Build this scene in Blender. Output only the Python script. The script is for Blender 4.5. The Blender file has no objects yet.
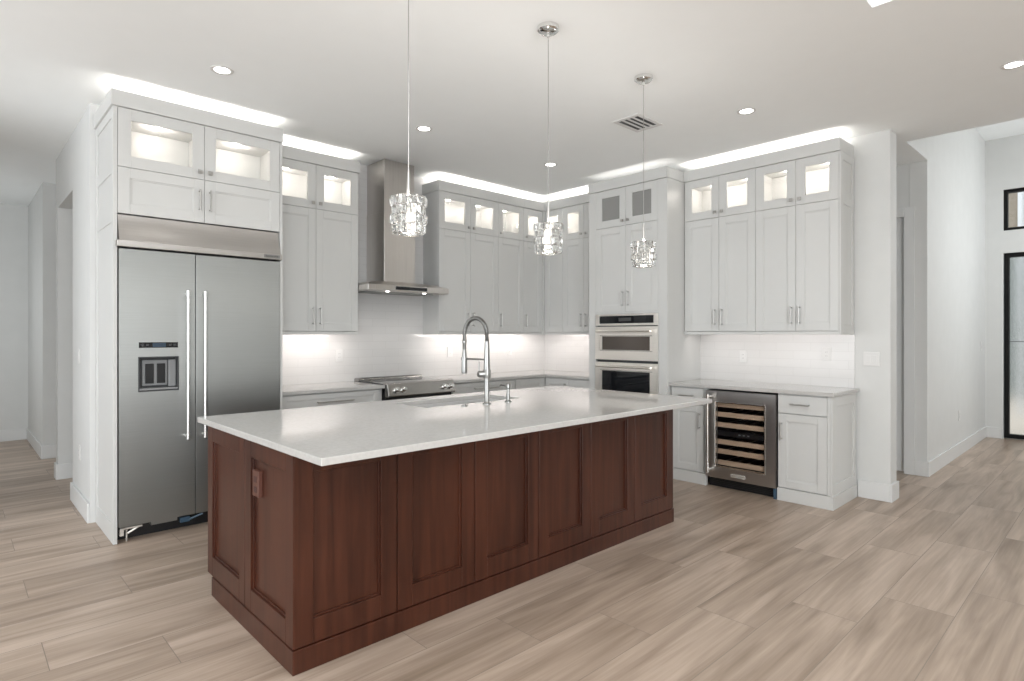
import bpy, bmesh, math, random
from mathutils import Vector, Matrix

scene = bpy.context.scene
COL = scene.collection
R = math.radians

# ------------------------------------------------------------------ camera, world, exposure
cam = bpy.data.cameras.new('camera')
cam_o = bpy.data.objects.new('camera', cam)
COL.objects.link(cam_o)
cam.sensor_width = 36.0
cam.lens = 590.24 / 1024 * 36.0
cam.shift_y = -5.9 / 1024
cam.clip_start = 0.05
cam_o.location = (0, 0, 1.37)
cam_o.rotation_euler = (R(90), 0, R(-43.516))
scene.camera = cam_o

scene.view_settings.view_transform = 'Standard'
scene.view_settings.look = 'None'
scene.view_settings.gamma = 1.0
scene.view_settings.use_curve_mapping = False
scene.view_settings.exposure = 0.20
try:
    scene.cycles.use_denoising = True
    scene.cycles.max_bounces = 10
    scene.cycles.diffuse_bounces = 5
    scene.cycles.glossy_bounces = 5
    scene.cycles.transmission_bounces = 8
    scene.cycles.transparent_max_bounces = 12
    scene.cycles.caustics_reflective = False
    scene.cycles.caustics_refractive = False
    scene.cycles.sample_clamp_indirect = 6.0
except Exception:
    pass

world = bpy.data.worlds.new('daylight')
scene.world = world
world.use_nodes = True
wn = world.node_tree.nodes['Background']
wn.inputs['Color'].default_value = (0.86, 0.92, 1.0, 1)
wn.inputs['Strength'].default_value = 1.9


def lamp(name, kind, loc, energy, color=(1, 1, 1), size=0.1, size_y=None, aim=None, parent=None, spot=None, blend=0.6, spread=None):
    L = bpy.data.lights.new(name, kind)
    L.energy = energy
    L.color = color
    if kind == 'AREA':
        L.size = size
        if size_y:
            L.shape = 'RECTANGLE'
            L.size_y = size_y
        if spread:
            L.spread = spread
    else:
        L.shadow_soft_size = size
    if kind == 'SPOT':
        L.spot_size = R(spot)
        L.spot_blend = blend
    o = bpy.data.objects.new(name, L)
    COL.objects.link(o)
    o.location = loc
    if aim is not None:
        o.rotation_euler = Vector(aim).to_track_quat('-Z', 'Y').to_euler()
    if parent:
        o.parent = parent
        o.location = Vector(loc) - wloc(parent)
    return o


def wloc(o):
    v = Vector((0, 0, 0))
    while o is not None:
        v += o.location
        o = o.parent
    return v


# rear, side: daylight through sliding doors and living-room windows; the rest is added fill
DAY = (0.955, 0.985, 1.0)
lamp('rear_daylight', 'AREA', (-1.9, -4.35, 1.35), 262, DAY, 4.0, 2.5, aim=(0.15, 1, 0.9))
lamp('side_daylight', 'AREA', (-3.85, 3.7, 1.35), 110, DAY, 4.2, 2.5, aim=(1, 0, 0.95))
lamp('foyer_fill', 'AREA', (8.6, -1.2, 2.0), 85, DAY, 2.4, 3.2, aim=(0, 1, -0.45))  # added fill for the foyer, no window behind it
lamp('tray_fill', 'AREA', (0.0, -1.6, 3.55), 125, DAY, 5.0, 4.0, aim=(0, 0, -1))  # added panel under the tray, lights the floor for bounce to the ceiling
lamp('hall_fill', 'AREA', (-0.85, 8.6, 1.3), 17, DAY, 1.2, 2.2, aim=(1, 0.2, -0.1))  # added in front of the solid hall wall to brighten the hall
lamp('hall_room_fill', 'AREA', (2.4, 7.6, 1.4), 5, DAY, 1.2, 2.0, aim=(-1, 0, 0))  # added fill in the side room, no window there
WARM = (1.0, 0.90, 0.84)
COVE = (1.0, 0.95, 0.90)

# ------------------------------------------------------------------ materials
def mat(name, color=(0.8, 0.8, 0.8), rough=0.5, metal=0.0, spec=0.5, coat=0.0, emit=None, estr=0.0, trans=0.0, ior=1.45):
    m = bpy.data.materials.new(name)
    m.use_nodes = True
    b = m.node_tree.nodes['Principled BSDF']
    b.inputs['Base Color'].default_value = (*color, 1)
    b.inputs['Roughness'].default_value = rough
    b.inputs['Metallic'].default_value = metal
    b.inputs['Specular IOR Level'].default_value = spec
    b.inputs['Coat Weight'].default_value = coat
    b.inputs['Transmission Weight'].default_value = trans
    b.inputs['IOR'].default_value = ior
    if emit:
        b.inputs['Emission Color'].default_value = (*emit, 1)
        b.inputs['Emission Strength'].default_value = estr
    return m


def NL(m):
    return m.node_tree.nodes, m.node_tree.links, m.node_tree.nodes['Principled BSDF']


def noise_coords(m, scale):
    n, l, b = NL(m)
    tc = n.new('ShaderNodeTexCoord')
    mp = n.new('ShaderNodeMapping')
    mp.inputs['Scale'].default_value = scale
    l.new(tc.outputs['Object'], mp.inputs['Vector'])
    return mp.outputs['Vector']


def vary(m, c1, c2, scale, detail=4, lo=0.3, hi=0.7, bump=0.0, rough=None):
    n, l, b = NL(m)
    v = noise_coords(m, scale)
    no = n.new('ShaderNodeTexNoise')
    no.inputs['Scale'].default_value = 1.0
    no.inputs['Detail'].default_value = detail
    l.new(v, no.inputs['Vector'])
    r = n.new('ShaderNodeValToRGB')
    r.color_ramp.elements[0].position = lo
    r.color_ramp.elements[1].position = hi
    r.color_ramp.elements[0].color = (*c1, 1)
    r.color_ramp.elements[1].color = (*c2, 1)
    l.new(no.outputs['Fac'], r.inputs['Fac'])
    l.new(r.outputs['Color'], b.inputs['Base Color'])
    if bump:
        bp = n.new('ShaderNodeBump')
        bp.inputs['Strength'].default_value = bump
        bp.inputs['Distance'].default_value = 0.002
        l.new(no.outputs['Fac'], bp.inputs['Height'])
        l.new(bp.outputs['Normal'], b.inputs['Normal'])
    if rough:
        mr = n.new('ShaderNodeMapRange')
        mr.inputs['To Min'].default_value = rough[0]
        mr.inputs['To Max'].default_value = rough[1]
        l.new(no.outputs['Fac'], mr.inputs['Value'])
        l.new(mr.outputs['Result'], b.inputs['Roughness'])
    return m


M = {}
M['wall'] = vary(mat('wall_paint', rough=0.6, spec=0.3), (0.64, 0.645, 0.635), (0.66, 0.665, 0.655), (6, 6, 6))
M['ceiling'] = vary(mat('ceiling_paint', rough=0.8, spec=0.2), (0.905, 0.925, 0.925), (0.915, 0.935, 0.935), (8, 8, 8))
M['trim'] = mat('trim_paint', (0.68, 0.685, 0.68), 0.4)
M['cab'] = vary(mat('cabinet_paint', rough=0.38, spec=0.4), (0.605, 0.607, 0.595), (0.62, 0.622, 0.61), (3, 3, 3))
M['cab_in'] = mat('cabinet_interior', (0.82, 0.80, 0.785), 0.5)
M['quartz'] = vary(mat('white_quartz', rough=0.07, spec=0.55), (0.48, 0.47, 0.455), (0.515, 0.505, 0.49), (55, 55, 55), 6, 0.35, 0.6)
M['steel'] = vary(mat('brushed_steel', rough=0.28, metal=1.0), (0.275, 0.278, 0.267), (0.295, 0.298, 0.287), (3.0, 3.0, 420), 2, 0.3, 0.7, 0.0, (0.36, 0.42))
NL(M['steel'])[2].inputs['Anisotropic'].default_value = 0.75
M['steel_h'] = vary(mat('hood_steel', rough=0.3, metal=1.0), (0.60, 0.57, 0.54), (0.66, 0.63, 0.60), (160, 160, 2), 3, 0.3, 0.7, 0.0, (0.24, 0.36))
M['steel_w'] = vary(mat('warm_steel', rough=0.3, metal=1.0), (0.88, 0.85, 0.80), (0.93, 0.90, 0.85), (2, 2, 220), 3, 0.3, 0.7, 0.0, (0.26, 0.36))
M['steel_c'] = vary(mat('cooler_steel', rough=0.32, metal=1.0), (0.50, 0.48, 0.46), (0.54, 0.52, 0.50), (3, 3, 300), 2, 0.3, 0.7, 0.0, (0.28, 0.36))
M['steel_r'] = mat('range_steel', (0.40, 0.39, 0.375), 0.26, 1.0)
M['basin'] = mat('basin_steel', (0.72, 0.72, 0.715), 0.4, 0.35)
M['chrome'] = mat('polished_chrome', (0.82, 0.82, 0.81), 0.08, 1.0)
M['satin'] = mat('satin_nickel', (0.45, 0.44, 0.425), 0.3, 1.0)
M['handle'] = mat('handle_steel', (0.80, 0.80, 0.79), 0.28, 1.0)
M['faucet'] = mat('faucet_nickel', (0.34, 0.34, 0.33), 0.3, 1.0)
M['brownglass'] = mat('brown_oven_glass', (0.075, 0.062, 0.052), 0.06)
M['spring'] = mat('spring_steel', (0.30, 0.295, 0.285), 0.3, 1.0)
M['black'] = mat('black_plastic', (0.012, 0.012, 0.013), 0.4)
M['blackglass'] = mat('black_glass', (0.01, 0.011, 0.013), 0.04, spec=0.6)
M['darkgrey'] = mat('dark_grey_plastic', (0.05, 0.052, 0.055), 0.4)
M['midgrey'] = mat('grey_plastic', (0.25, 0.255, 0.26), 0.35)
M['bluescreen'] = mat('blue_screen', (0.03, 0.045, 0.065), 0.1, emit=(0.12, 0.18, 0.26), estr=0.1)
M['dimscreen'] = mat('dim_screen', (0.08, 0.08, 0.08), 0.1)
M['bluefilm'] = mat('blue_protective_film', (0.045, 0.085, 0.13), 0.3)
M['shelfwood'] = vary(mat('beech_shelf', rough=0.5), (0.66, 0.47, 0.31), (0.78, 0.58, 0.41), (40, 3, 60))
M['blackframe'] = mat('black_door_frame', (0.006, 0.006, 0.006), 0.45, spec=0.2)
M['plate'] = mat('white_plate', (0.70, 0.695, 0.685), 0.35)
M['brownplate'] = mat('brown_plate', (0.11, 0.045, 0.032), 0.35)
M['browndark'] = mat('brown_socket', (0.05, 0.02, 0.016), 0.4)
M['emblem'] = mat('badge_grey', (0.30, 0.30, 0.30), 0.3, 1.0)
M['ink'] = mat('badge_lettering', (0.05, 0.05, 0.05), 0.4)
M['badgeplate'] = mat('badge_plate', (0.82, 0.80, 0.76), 0.2, 0.6)
M['silverink'] = mat('silver_lettering', (0.75, 0.75, 0.75), 0.3, 0.8)
M['lens'] = mat('lit_lens', (1, 1, 1), 0.4, emit=(1.0, 0.97, 0.92), estr=7.0)
M['puck'] = mat('puck_lens', (1, 1, 1), 0.4, emit=(1.0, 0.95, 0.9), estr=9.0)
M['bulb'] = mat('lit_bulb', (1, 1, 1), 0.4, emit=(1.0, 0.95, 0.88), estr=1.6)
M['hoodbulb'] = mat('hood_bulb', (1, 1, 1), 0.4, emit=(1.0, 0.97, 0.93), estr=8.0)
M['drum'] = mat('white_drum_shade', (0.9, 0.89, 0.87), 0.6, emit=(1.0, 0.96, 0.90), estr=0.55)
M['stucco'] = vary(mat('tan_stucco', rough=0.9), (0.30, 0.25, 0.19), (0.36, 0.30, 0.24), (20, 20, 20))
M['paver'] = vary(mat('porch_paver', rough=0.8), (0.52, 0.44, 0.36), (0.66, 0.58, 0.48), (6, 6, 6))
M['extwhite'] = mat('exterior_white', (0.8, 0.8, 0.8), 0.6)
M['leafy'] = vary(mat('hedge_green', rough=0.8), (0.20, 0.22, 0.20), (0.30, 0.32, 0.30), (30, 30, 30))


def island_wood():
    m = mat('stained_cherry', rough=0.30, spec=0.5)
    n, l, b = NL(m)
    v = noise_coords(m, (26, 26, 1.6))
    no = n.new('ShaderNodeTexNoise')
    no.inputs['Scale'].default_value = 1.0
    no.inputs['Detail'].default_value = 7
    no.inputs['Distortion'].default_value = 0.6
    l.new(v, no.inputs['Vector'])
    v2 = noise_coords(m, (3.0, 3.0, 1.2))
    n2 = n.new('ShaderNodeTexNoise')
    n2.inputs['Scale'].default_value = 1.0
    n2.inputs['Detail'].default_value = 2
    l.new(v2, n2.inputs['Vector'])
    mx = n.new('ShaderNodeMath')
    mx.operation = 'MULTIPLY_ADD'
    l.new(n2.outputs['Fac'], mx.inputs[0])
    mx.inputs[1].default_value = 0.7
    l.new(no.outputs['Fac'], mx.inputs[2])
    r = n.new('ShaderNodeValToRGB')
    e = r.color_ramp.elements
    e[0].position = 0.55
    e[0].color = (0.027, 0.0066, 0.0030, 1)
    e[1].position = 1.1 if False else 1.0
    e[1].color = (0.068, 0.0200, 0.0100, 1)
    l.new(mx.outputs[0], r.inputs['Fac'])
    l.new(r.outputs['Color'], b.inputs['Base Color'])
    return m


M['cherry'] = island_wood()


def floor_planks():
    m = mat('wood_look_plank_tile', rough=0.34, spec=0.45)
    n, l, b = NL(m)

    def math_(op, a, bb=None, c=None):
        k = n.new('ShaderNodeMath')
        k.operation = op
        for i, x in enumerate((a, bb, c)):
            if x is None:
                continue
            if isinstance(x, (int, float)):
                k.inputs[i].default_value = x
            else:
                l.new(x, k.inputs[i])
        return k.outputs[0]
    tc = n.new('ShaderNodeTexCoord')
    sp = n.new('ShaderNodeSeparateXYZ')
    l.new(tc.outputs['Object'], sp.inputs[0])
    x, y = sp.outputs['X'], sp.outputs['Y']
    ry = math_('DIVIDE', math_('SUBTRACT', y, 0.597), 0.3055)
    row = math_('FLOOR', ry)
    fy = math_('FRACT', ry)
    cx = math_('DIVIDE', math_('ADD', math_('SUBTRACT', x, 3.53), math_('MULTIPLY', row, 0.405)), 1.215)
    colm = math_('FLOOR', cx)
    fx = math_('FRACT', cx)
    cb = n.new('ShaderNodeCombineXYZ')
    l.new(row, cb.inputs[0])
    l.new(colm, cb.inputs[1])
    wn_ = n.new('ShaderNodeTexWhiteNoise')
    wn_.noise_dimensions = '3D'
    l.new(cb.outputs[0], wn_.inputs['Vector'])
    tile = wn_.outputs['Value']
    # per-tile shifted coordinates for the grain
    def grain(sx, sy, off, detail, dist):
        c = n.new('ShaderNodeCombineXYZ')
        l.new(math_('ADD', math_('MULTIPLY', x, sx), math_('MULTIPLY', tile, off)), c.inputs[0])
        l.new(math_('ADD', math_('MULTIPLY', y, sy), math_('MULTIPLY', tile, off * 1.7)), c.inputs[1])
        l.new(math_('MULTIPLY', tile, 31.0), c.inputs[2])
        k = n.new('ShaderNodeTexNoise')
        k.inputs['Scale'].default_value = 1.0
        k.inputs['Detail'].default_value = detail
        k.inputs['Distortion'].default_value = dist
        l.new(c.outputs[0], k.inputs['Vector'])
        return k.outputs['Fac']
    broad = grain(0.9, 9.0, 37.0, 3, 0.8)
    fine = grain(2.5, 70.0, 53.0, 5, 0.4)
    f = math_('ADD', math_('MULTIPLY', broad, 0.72), math_('MULTIPLY', fine, 0.28))
    f = math_('ADD', f, math_('MULTIPLY', math_('SUBTRACT', tile, 0.5), 0.13))
    r = n.new('ShaderNodeValToRGB')
    e = r.color_ramp.elements
    e[0].position = 0.28
    e[0].color = (0.235, 0.176, 0.130, 1)
    e[1].position = 0.68
    e[1].color = (0.525, 0.42, 0.342, 1)
    mid = r.color_ramp.elements.new(0.50)
    mid.color = (0.392, 0.305, 0.240, 1)
    l.new(f, r.inputs['Fac'])
    # grout
    gy = math_('MINIMUM', fy, math_('SUBTRACT', 1.0, fy))
    gx = math_('MINIMUM', fx, math_('SUBTRACT', 1.0, fx))
    gyl = math_('LESS_THAN', gy, 0.0055)
    gxl = math_('LESS_THAN', gx, 0.0014)
    g = math_('MAXIMUM', gyl, gxl)
    mx = n.new('ShaderNodeMixRGB')
    l.new(g, mx.inputs['Fac'])
    l.new(r.outputs['Color'], mx.inputs['Color1'])
    mx.inputs['Color2'].default_value = (0.235, 0.190, 0.155, 1)
    l.new(mx.outputs['Color'], b.inputs['Base Color'])
    bp = n.new('ShaderNodeBump')
    bp.inputs['Strength'].default_value = 0.25
    bp.inputs['Distance'].default_value = 0.003
    l.new(math_('SUBTRACT', math_('MULTIPLY', fine, 0.12), g), bp.inputs['Height'])
    l.new(bp.outputs['Normal'], b.inputs['Normal'])
    mr = n.new('ShaderNodeMapRange')
    mr.inputs['To Min'].default_value = 0.30
    mr.inputs['To Max'].default_value = 0.44
    l.new(fine, mr.inputs['Value'])
    l.new(mr.outputs['Result'], b.inputs['Roughness'])
    return m


M['floor'] = floor_planks()


def tile_mat(name, axis):
    m = mat(name, (0.67, 0.66, 0.65), 0.16, spec=0.5)
    n, l, b = NL(m)
    tc = n.new('ShaderNodeTexCoord')
    sp = n.new('ShaderNodeSeparateXYZ')
    l.new(tc.outputs['Object'], sp.inputs[0])
    cb = n.new('ShaderNodeCombineXYZ')
    l.new(sp.outputs[axis], cb.inputs[0])
    l.new(sp.outputs['Z'], cb.inputs[1])
    br = n.new('ShaderNodeTexBrick')
    br.inputs['Scale'].default_value = 1.0
    br.inputs['Brick Width'].default_value = 0.305
    br.inputs['Row Height'].default_value = 0.0765
    br.inputs['Mortar Size'].default_value = 0.0018
    br.inputs['Mortar Smooth'].default_value = 0.3
    br.inputs['Color1'].default_value = (0.67, 0.66, 0.65, 1)
    br.inputs['Color2'].default_value = (0.655, 0.645, 0.635, 1)
    br.inputs['Mortar'].default_value = (0.60, 0.59, 0.58, 1)
    l.new(cb.outputs[0], br.inputs['Vector'])
    l.new(br.outputs['Color'], b.inputs['Base Color'])
    bp = n.new('ShaderNodeBump')
    bp.inputs['Strength'].default_value = 0.3
    bp.inputs['Distance'].default_value = 0.002
    bp.invert = True
    l.new(br.outputs['Fac'], bp.inputs['Height'])
    l.new(bp.outputs['Normal'], b.inputs['Normal'])
    return m


M['tile_x'] = tile_mat('subway_tile_back', 'X')
M['tile_y'] = tile_mat('subway_tile_right', 'Y')


def glass_mat(name, tint, gloss, rough=0.0):
    m = bpy.data.materials.new(name)
    m.use_nodes = True
    n, l = m.node_tree.nodes, m.node_tree.links
    n.remove(n['Principled BSDF'])
    t = n.new('ShaderNodeBsdfTransparent')
    t.inputs['Color'].default_value = (*tint, 1)
    g = n.new('ShaderNodeBsdfGlossy')
    g.inputs['Roughness'].default_value = rough
    g.inputs['Color'].default_value = (0.95, 0.95, 0.95, 1)
    fr = n.new('ShaderNodeLayerWeight')
    fr.inputs['Blend'].default_value = 0.25
    mr = n.new('ShaderNodeMapRange')
    mr.inputs['To Min'].default_value = gloss
    mr.inputs['To Max'].default_value = 0.6
    l.new(fr.outputs['Fresnel'], mr.inputs['Value'])
    mx = n.new('ShaderNodeMixShader')
    l.new(mr.outputs['Result'], mx.inputs['Fac'])
    l.new(t.outputs[0], mx.inputs[1])
    l.new(g.outputs[0], mx.inputs[2])
    l.new(mx.outputs[0], n['Material Output'].inputs['Surface'])
    return m


M['glass'] = glass_mat('clear_glass', (0.96, 0.97, 0.965), 0.03)
M['greyglass'] = glass_mat('grey_glass', (0.62, 0.63, 0.62), 0.06)
M['obscure'] = mat('obscure_grey_glass', (0.27, 0.27, 0.262), 0.22)
M['darkglass'] = glass_mat('tinted_glass', (0.93, 0.93, 0.94), 0.02)
M['ovenglass'] = glass_mat('oven_glass', (0.30, 0.29, 0.28), 0.08)


def rain_glass():
    m = mat('rain_glass', (0.95, 0.97, 0.97), 0.25, trans=1.0, ior=1.2)
    n, l, b = NL(m)
    v = noise_coords(m, (60, 60, 60))
    no = n.new('ShaderNodeTexNoise')
    no.inputs['Scale'].default_value = 1.0
    no.inputs['Detail'].default_value = 2
    l.new(v, no.inputs['Vector'])
    bp = n.new('ShaderNodeBump')
    bp.inputs['Strength'].default_value = 0.35
    bp.inputs['Distance'].default_value = 0.006
    l.new(no.outputs['Fac'], bp.inputs['Height'])
    l.new(bp.outputs['Normal'], b.inputs['Normal'])
    return m


M['rain'] = rain_glass()


def crystal_mat():
    m = bpy.data.materials.new('crystal')
    m.use_nodes = True
    n, l = m.node_tree.nodes, m.node_tree.links
    b = n['Principled BSDF']
    b.inputs['Base Color'].default_value = (0.93, 0.93, 0.92, 1)
    b.inputs['Roughness'].default_value = 0.03
    b.inputs['Transmission Weight'].default_value = 1.0
    b.inputs['IOR'].default_value = 1.5
    t = n.new('ShaderNodeBsdfTransparent')
    t.inputs['Color'].default_value = (0.9, 0.9, 0.9, 1)
    mx = n.new('ShaderNodeMixShader')
    mx.inputs['Fac'].default_value = 0.9
    l.new(t.outputs[0], mx.inputs[1])
    l.new(b.outputs[0], mx.inputs[2])
    l.new(mx.outputs[0], n['Material Output'].inputs['Surface'])
    return m


M['crystal'] = crystal_mat()


# ------------------------------------------------------------------ mesh helpers
def tag(o, label=None, cat=None, group=None, kind=None):
    for k, v in (('label', label), ('category', cat), ('group', group), ('kind', kind)):
        if v:
            o[k] = v
    return o


def thing(name, label, cat, loc=(0, 0, 0), group=None):
    o = bpy.data.objects.new(name, None)
    o.empty_display_size = 0.1
    COL.objects.link(o)
    o.location = loc
    return tag(o, label, cat, group)


class MB:
    def __init__(self):
        self.bm = bmesh.new()

    def box(self, x0, x1, y0, y1, z0, z1):
        x0, x1 = sorted((x0, x1)); y0, y1 = sorted((y0, y1)); z0, z1 = sorted((z0, z1))
        v = [self.bm.verts.new(p) for p in ((x0, y0, z0), (x1, y0, z0), (x1, y1, z0), (x0, y1, z0),
                                            (x0, y0, z1), (x1, y0, z1), (x1, y1, z1), (x0, y1, z1))]
        for f in ((0, 3, 2, 1), (4, 5, 6, 7), (0, 1, 5, 4), (1, 2, 6, 5), (2, 3, 7, 6), (3, 0, 4, 7)):
            self.bm.faces.new([v[i] for i in f])
        return self

    def prism(self, pts, z0, z1):
        """vertical prism over a plan polygon (ccw)"""
        a = [self.bm.verts.new((p[0], p[1], z0)) for p in pts]
        b = [self.bm.verts.new((p[0], p[1], z1)) for p in pts]
        n = len(pts)
        self.bm.faces.new(list(reversed(a)))
        self.bm.faces.new(b)
        for i in range(n):
            j = (i + 1) % n
            self.bm.faces.new((a[i], a[j], b[j], b[i]))
        return self

    def loft(self, loops, cap=True):
        vs = [[self.bm.verts.new(p) for p in lp] for lp in loops]
        n = len(vs[0])
        for a, b in zip(vs, vs[1:]):
            for i in range(n):
                j = (i + 1) % n
                self.bm.faces.new((a[i], a[j], b[j], b[i]))
        if cap:
            self.bm.faces.new(list(reversed(vs[0])))
            self.bm.faces.new(vs[-1])
        return self

    def tube(self, pts, rad, n=12, cap=True):
        pts = [Vector(p) for p in pts]
        if not isinstance(rad, (list, tuple)):
            rad = [rad] * len(pts)
        up = None
        loops = []
        for i, p in enumerate(pts):
            d = (pts[min(i + 1, len(pts) - 1)] - pts[max(i - 1, 0)]).normalized()
            if up is None:
                up = Vector((0, 0, 1)) if abs(d.z) < 0.9 else Vector((1, 0, 0))
            s = d.cross(up).normalized()
            up = s.cross(d).normalized()
            loops.append([p + (s * math.cos(2 * math.pi * k / n) + up * math.sin(2 * math.pi * k / n)) * rad[i] for k in range(n)])
        return self.loft(loops, cap)

    def lathe(self, c, prof, n=32):
        """profile of (radius, z) pairs turned about the vertical through c"""
        loops = [[(c[0] + r * math.cos(2 * math.pi * k / n), c[1] + r * math.sin(2 * math.pi * k / n), c[2] + z) for k in range(n)] for r, z in prof]
        return self.loft(loops)

    def build(self, name, m, parent=None, bevel=0.0, smooth=False, seg=2, label=None, origin=None):
        bm = self.bm
        bmesh.ops.recalc_face_normals(bm, faces=bm.faces)
        me = bpy.data.meshes.new(name)
        if origin is None:
            if parent is not None:
                origin = wloc(parent)
            else:
                origin = Vector((0, 0, 0))
        origin = Vector(origin)
        bmesh.ops.translate(bm, verts=bm.verts, vec=-origin)
        if smooth:
            for f in bm.faces:
                f.smooth = True
            for e in bm.edges:
                if len(e.link_faces) == 2 and e.calc_face_angle(0) > R(40):
                    e.smooth = False
        bm.to_mesh(me)
        bm.free()
        me.materials.append(m)
        o = bpy.data.objects.new(name, me)
        COL.objects.link(o)
        if parent is not None:
            o.parent = parent
        else:
            o.location = origin
        if bevel:
            b = o.modifiers.new('bevel', 'BEVEL')
            b.width = bevel
            b.segments = seg
            b.limit_method = 'ANGLE'
            b.angle_limit = R(40)
        if label:
            o['label'] = label
        return o


def copy_tree(o, parent=None):
    c = o.copy()
    COL.objects.link(c)
    c.parent = parent
    for ch in list(o.children):
        copy_tree(ch, c)
    return c


class Face:
    """a vertical front plane; 'S' looks towards -Y (u = X), 'W' looks towards -X (u = Y); d grows towards the viewer"""
    def __init__(self, side, plane):
        self.s, self.p = side, plane

    def box(self, mb, u0, u1, d0, d1, z0, z1):
        if self.s == 'S':
            return mb.box(u0, u1, self.p - d1, self.p - d0, z0, z1)
        return mb.box(self.p - d1, self.p - d0, u0, u1, z0, z1)

    def pt(self, u, d, z):
        return (u, self.p - d, z) if self.s == 'S' else (self.p - d, u, z)

    def frame(self, mb, u0, u1, z0, z1, w, d0, d1, wt=None, wb=None):
        wt = w if wt is None else wt
        wb = w if wb is None else wb
        self.box(mb, u0, u0 + w, d0, d1, z0, z1)
        self.box(mb, u1 - w, u1, d0, d1, z0, z1)
        self.box(mb, u0 + w, u1 - w, d0, d1, z1 - wt, z1)
        self.box(mb, u0 + w, u1 - w, d0, d1, z0, z0 + wb)
        return mb


def shaker(face, u0, u1, z0, z1, m, parent, name='door', stile=0.068, th=0.02, rec=0.009, gap=0.0015, wt=None, wb=None, label=None):
    mb = MB()
    u0 += gap; u1 -= gap; z0 += gap; z1 -= gap
    face.frame(mb, u0, u1, z0, z1, stile, -th, 0, wt, wb)
    wt = stile if wt is None else wt
    wb = stile if wb is None else wb
    # small sloped lip then the flat panel
    for k, (o, rr) in enumerate(((0.0, rec * 0.55), (0.007, rec))):
        if k == 0:
            face.frame(mb, u0 + stile - 0.001, u1 - stile + 0.001, z0 + wb - 0.001, z1 - wt + 0.001, 0.009, -th, -rr)
        else:
            face.box(mb, u0 + stile, u1 - stile, -th, -rr, z0 + wb, z1 - wt)
    return mb.build(name, m, parent, bevel=0.0015, seg=1, label=label)


def glass_door(face, u0, u1, z0, z1, m, parent, stile=0.075, th=0.02, gap=0.0015, pane='glass'):
    mb = MB()
    u0 += gap; u1 -= gap; z0 += gap; z1 -= gap
    face.frame(mb, u0, u1, z0, z1, stile, -th, 0)
    d = mb.build('glass_door', m, parent, bevel=0.0015, seg=1)
    p = MB()
    face.box(p, u0 + stile - 0.004, u1 - stile + 0.004, -0.013, -0.009, z0 + stile - 0.004, z1 - stile + 0.004)
    p.build('glass_pane', M[pane], d)
    return d


def bar_handle(face, u, z, length, vertical, parent, m='satin', rad=0.0055, off=0.032):
    mb = MB()
    h = length / 2
    if vertical:
        mb.tube([face.pt(u, off, z - h), face.pt(u, off, z + h)], rad, 10)
        for k in (-1, 1):
            mb.tube([face.pt(u, 0, z + k * (h - 0.012)), face.pt(u, off, z + k * (h - 0.012))], rad * 0.9, 8)
    else:
        mb.tube([face.pt(u - h, off, z), face.pt(u + h, off, z)], rad, 10)
        for k in (-1, 1):
            mb.tube([face.pt(u + k * (h - 0.012), 0, z), face.pt(u + k * (h - 0.012), off, z)], rad * 0.9, 8)
    return mb.build('handle', M[m], parent, smooth=True)


def square_knob(face, u, z, parent):
    mb = MB()
    mb.tube([face.pt(u, 0, z), face.pt(u, 0.02, z)], 0.006, 8)
    face.box(mb, u - 0.014, u + 0.014, 0.018, 0.028, z - 0.014, z + 0.014)
    return mb.build('knob', M['satin'], parent, bevel=0.002)


def text_mesh(s, size, face, u, z, d, m, parent, name='lettering', squeeze=1.0):
    cu = bpy.data.curves.new(name, 'FONT')
    cu.body = s
    cu.size = size
    cu.align_x = 'CENTER'
    cu.align_y = 'CENTER'
    cu.extrude = 0.0004
    tmp = bpy.data.objects.new('tmp_text', cu)
    me = bpy.data.meshes.new_from_object(tmp)
    bpy.data.objects.remove(tmp)
    # local x -> u ( mirrored for 'W', whose viewer sees u grow to the left ), y -> z
    base = wloc(parent)
    for v in me.vertices:
        x, y, zz = v.co
        x *= squeeze
        p = Vector(face.pt(u + (x if face.s == 'S' else -x), d + zz, z + y))
        v.co = p - base
    me.materials.clear()
    me.materials.append(m)
    o = bpy.data.objects.new(name, me)
    COL.objects.link(o)
    o.parent = parent
    return o


def struct(name, mb, m, bevel=0.0, label=None, cat=None):
    o = mb.build(name, m, bevel=bevel)
    o['kind'] = 'structure'
    return tag(o, label, cat)


# ------------------------------------------------------------------ the setting
CEIL = 3.05
TOPZ = 3.96
XB0 = 0.728          # face of the left wall beyond the refrigerator
YB = 5.25            # back wall
XR = 5.565           # right wall
struct('floor', MB().box(-5.0, 10.2, -4.5, 10.1, -0.1, 0.0), M['floor'], label='wood-look plank tile floor laid in long staggered rows', cat='floor')
c = MB()
c.box(3.43, 6.03, -4.5, 1.368, CEIL, CEIL + 0.12)
c.box(3.43, 6.82, 1.368, 10.1, CEIL, CEIL + 0.12)
c.box(-5.0, 3.43, 0.925, 10.1, CEIL, CEIL + 0.12)
c.box(-5.0, 3.43, -4.5, 0.925, 3.62, 3.74)
c.box(3.43, 3.55, -4.5, 0.925, CEIL + 0.12, 3.74)
c.box(-5.0, 3.55, 0.925, 1.045, CEIL + 0.12, 3.74)
struct('ceiling', c, M['ceiling'], label='flat white kitchen ceiling with a raised tray towards the living room', cat='ceiling')
c = MB()
c.box(5.91, 10.2, -4.5, 1.52, TOPZ, TOPZ + 0.12)
c.box(5.91, 6.03, -4.5, 1.368, CEIL + 0.12, TOPZ)
struct('ceiling_foyer', c, M['ceiling'], label='higher white ceiling over the entry foyer', cat='ceiling')

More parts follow.
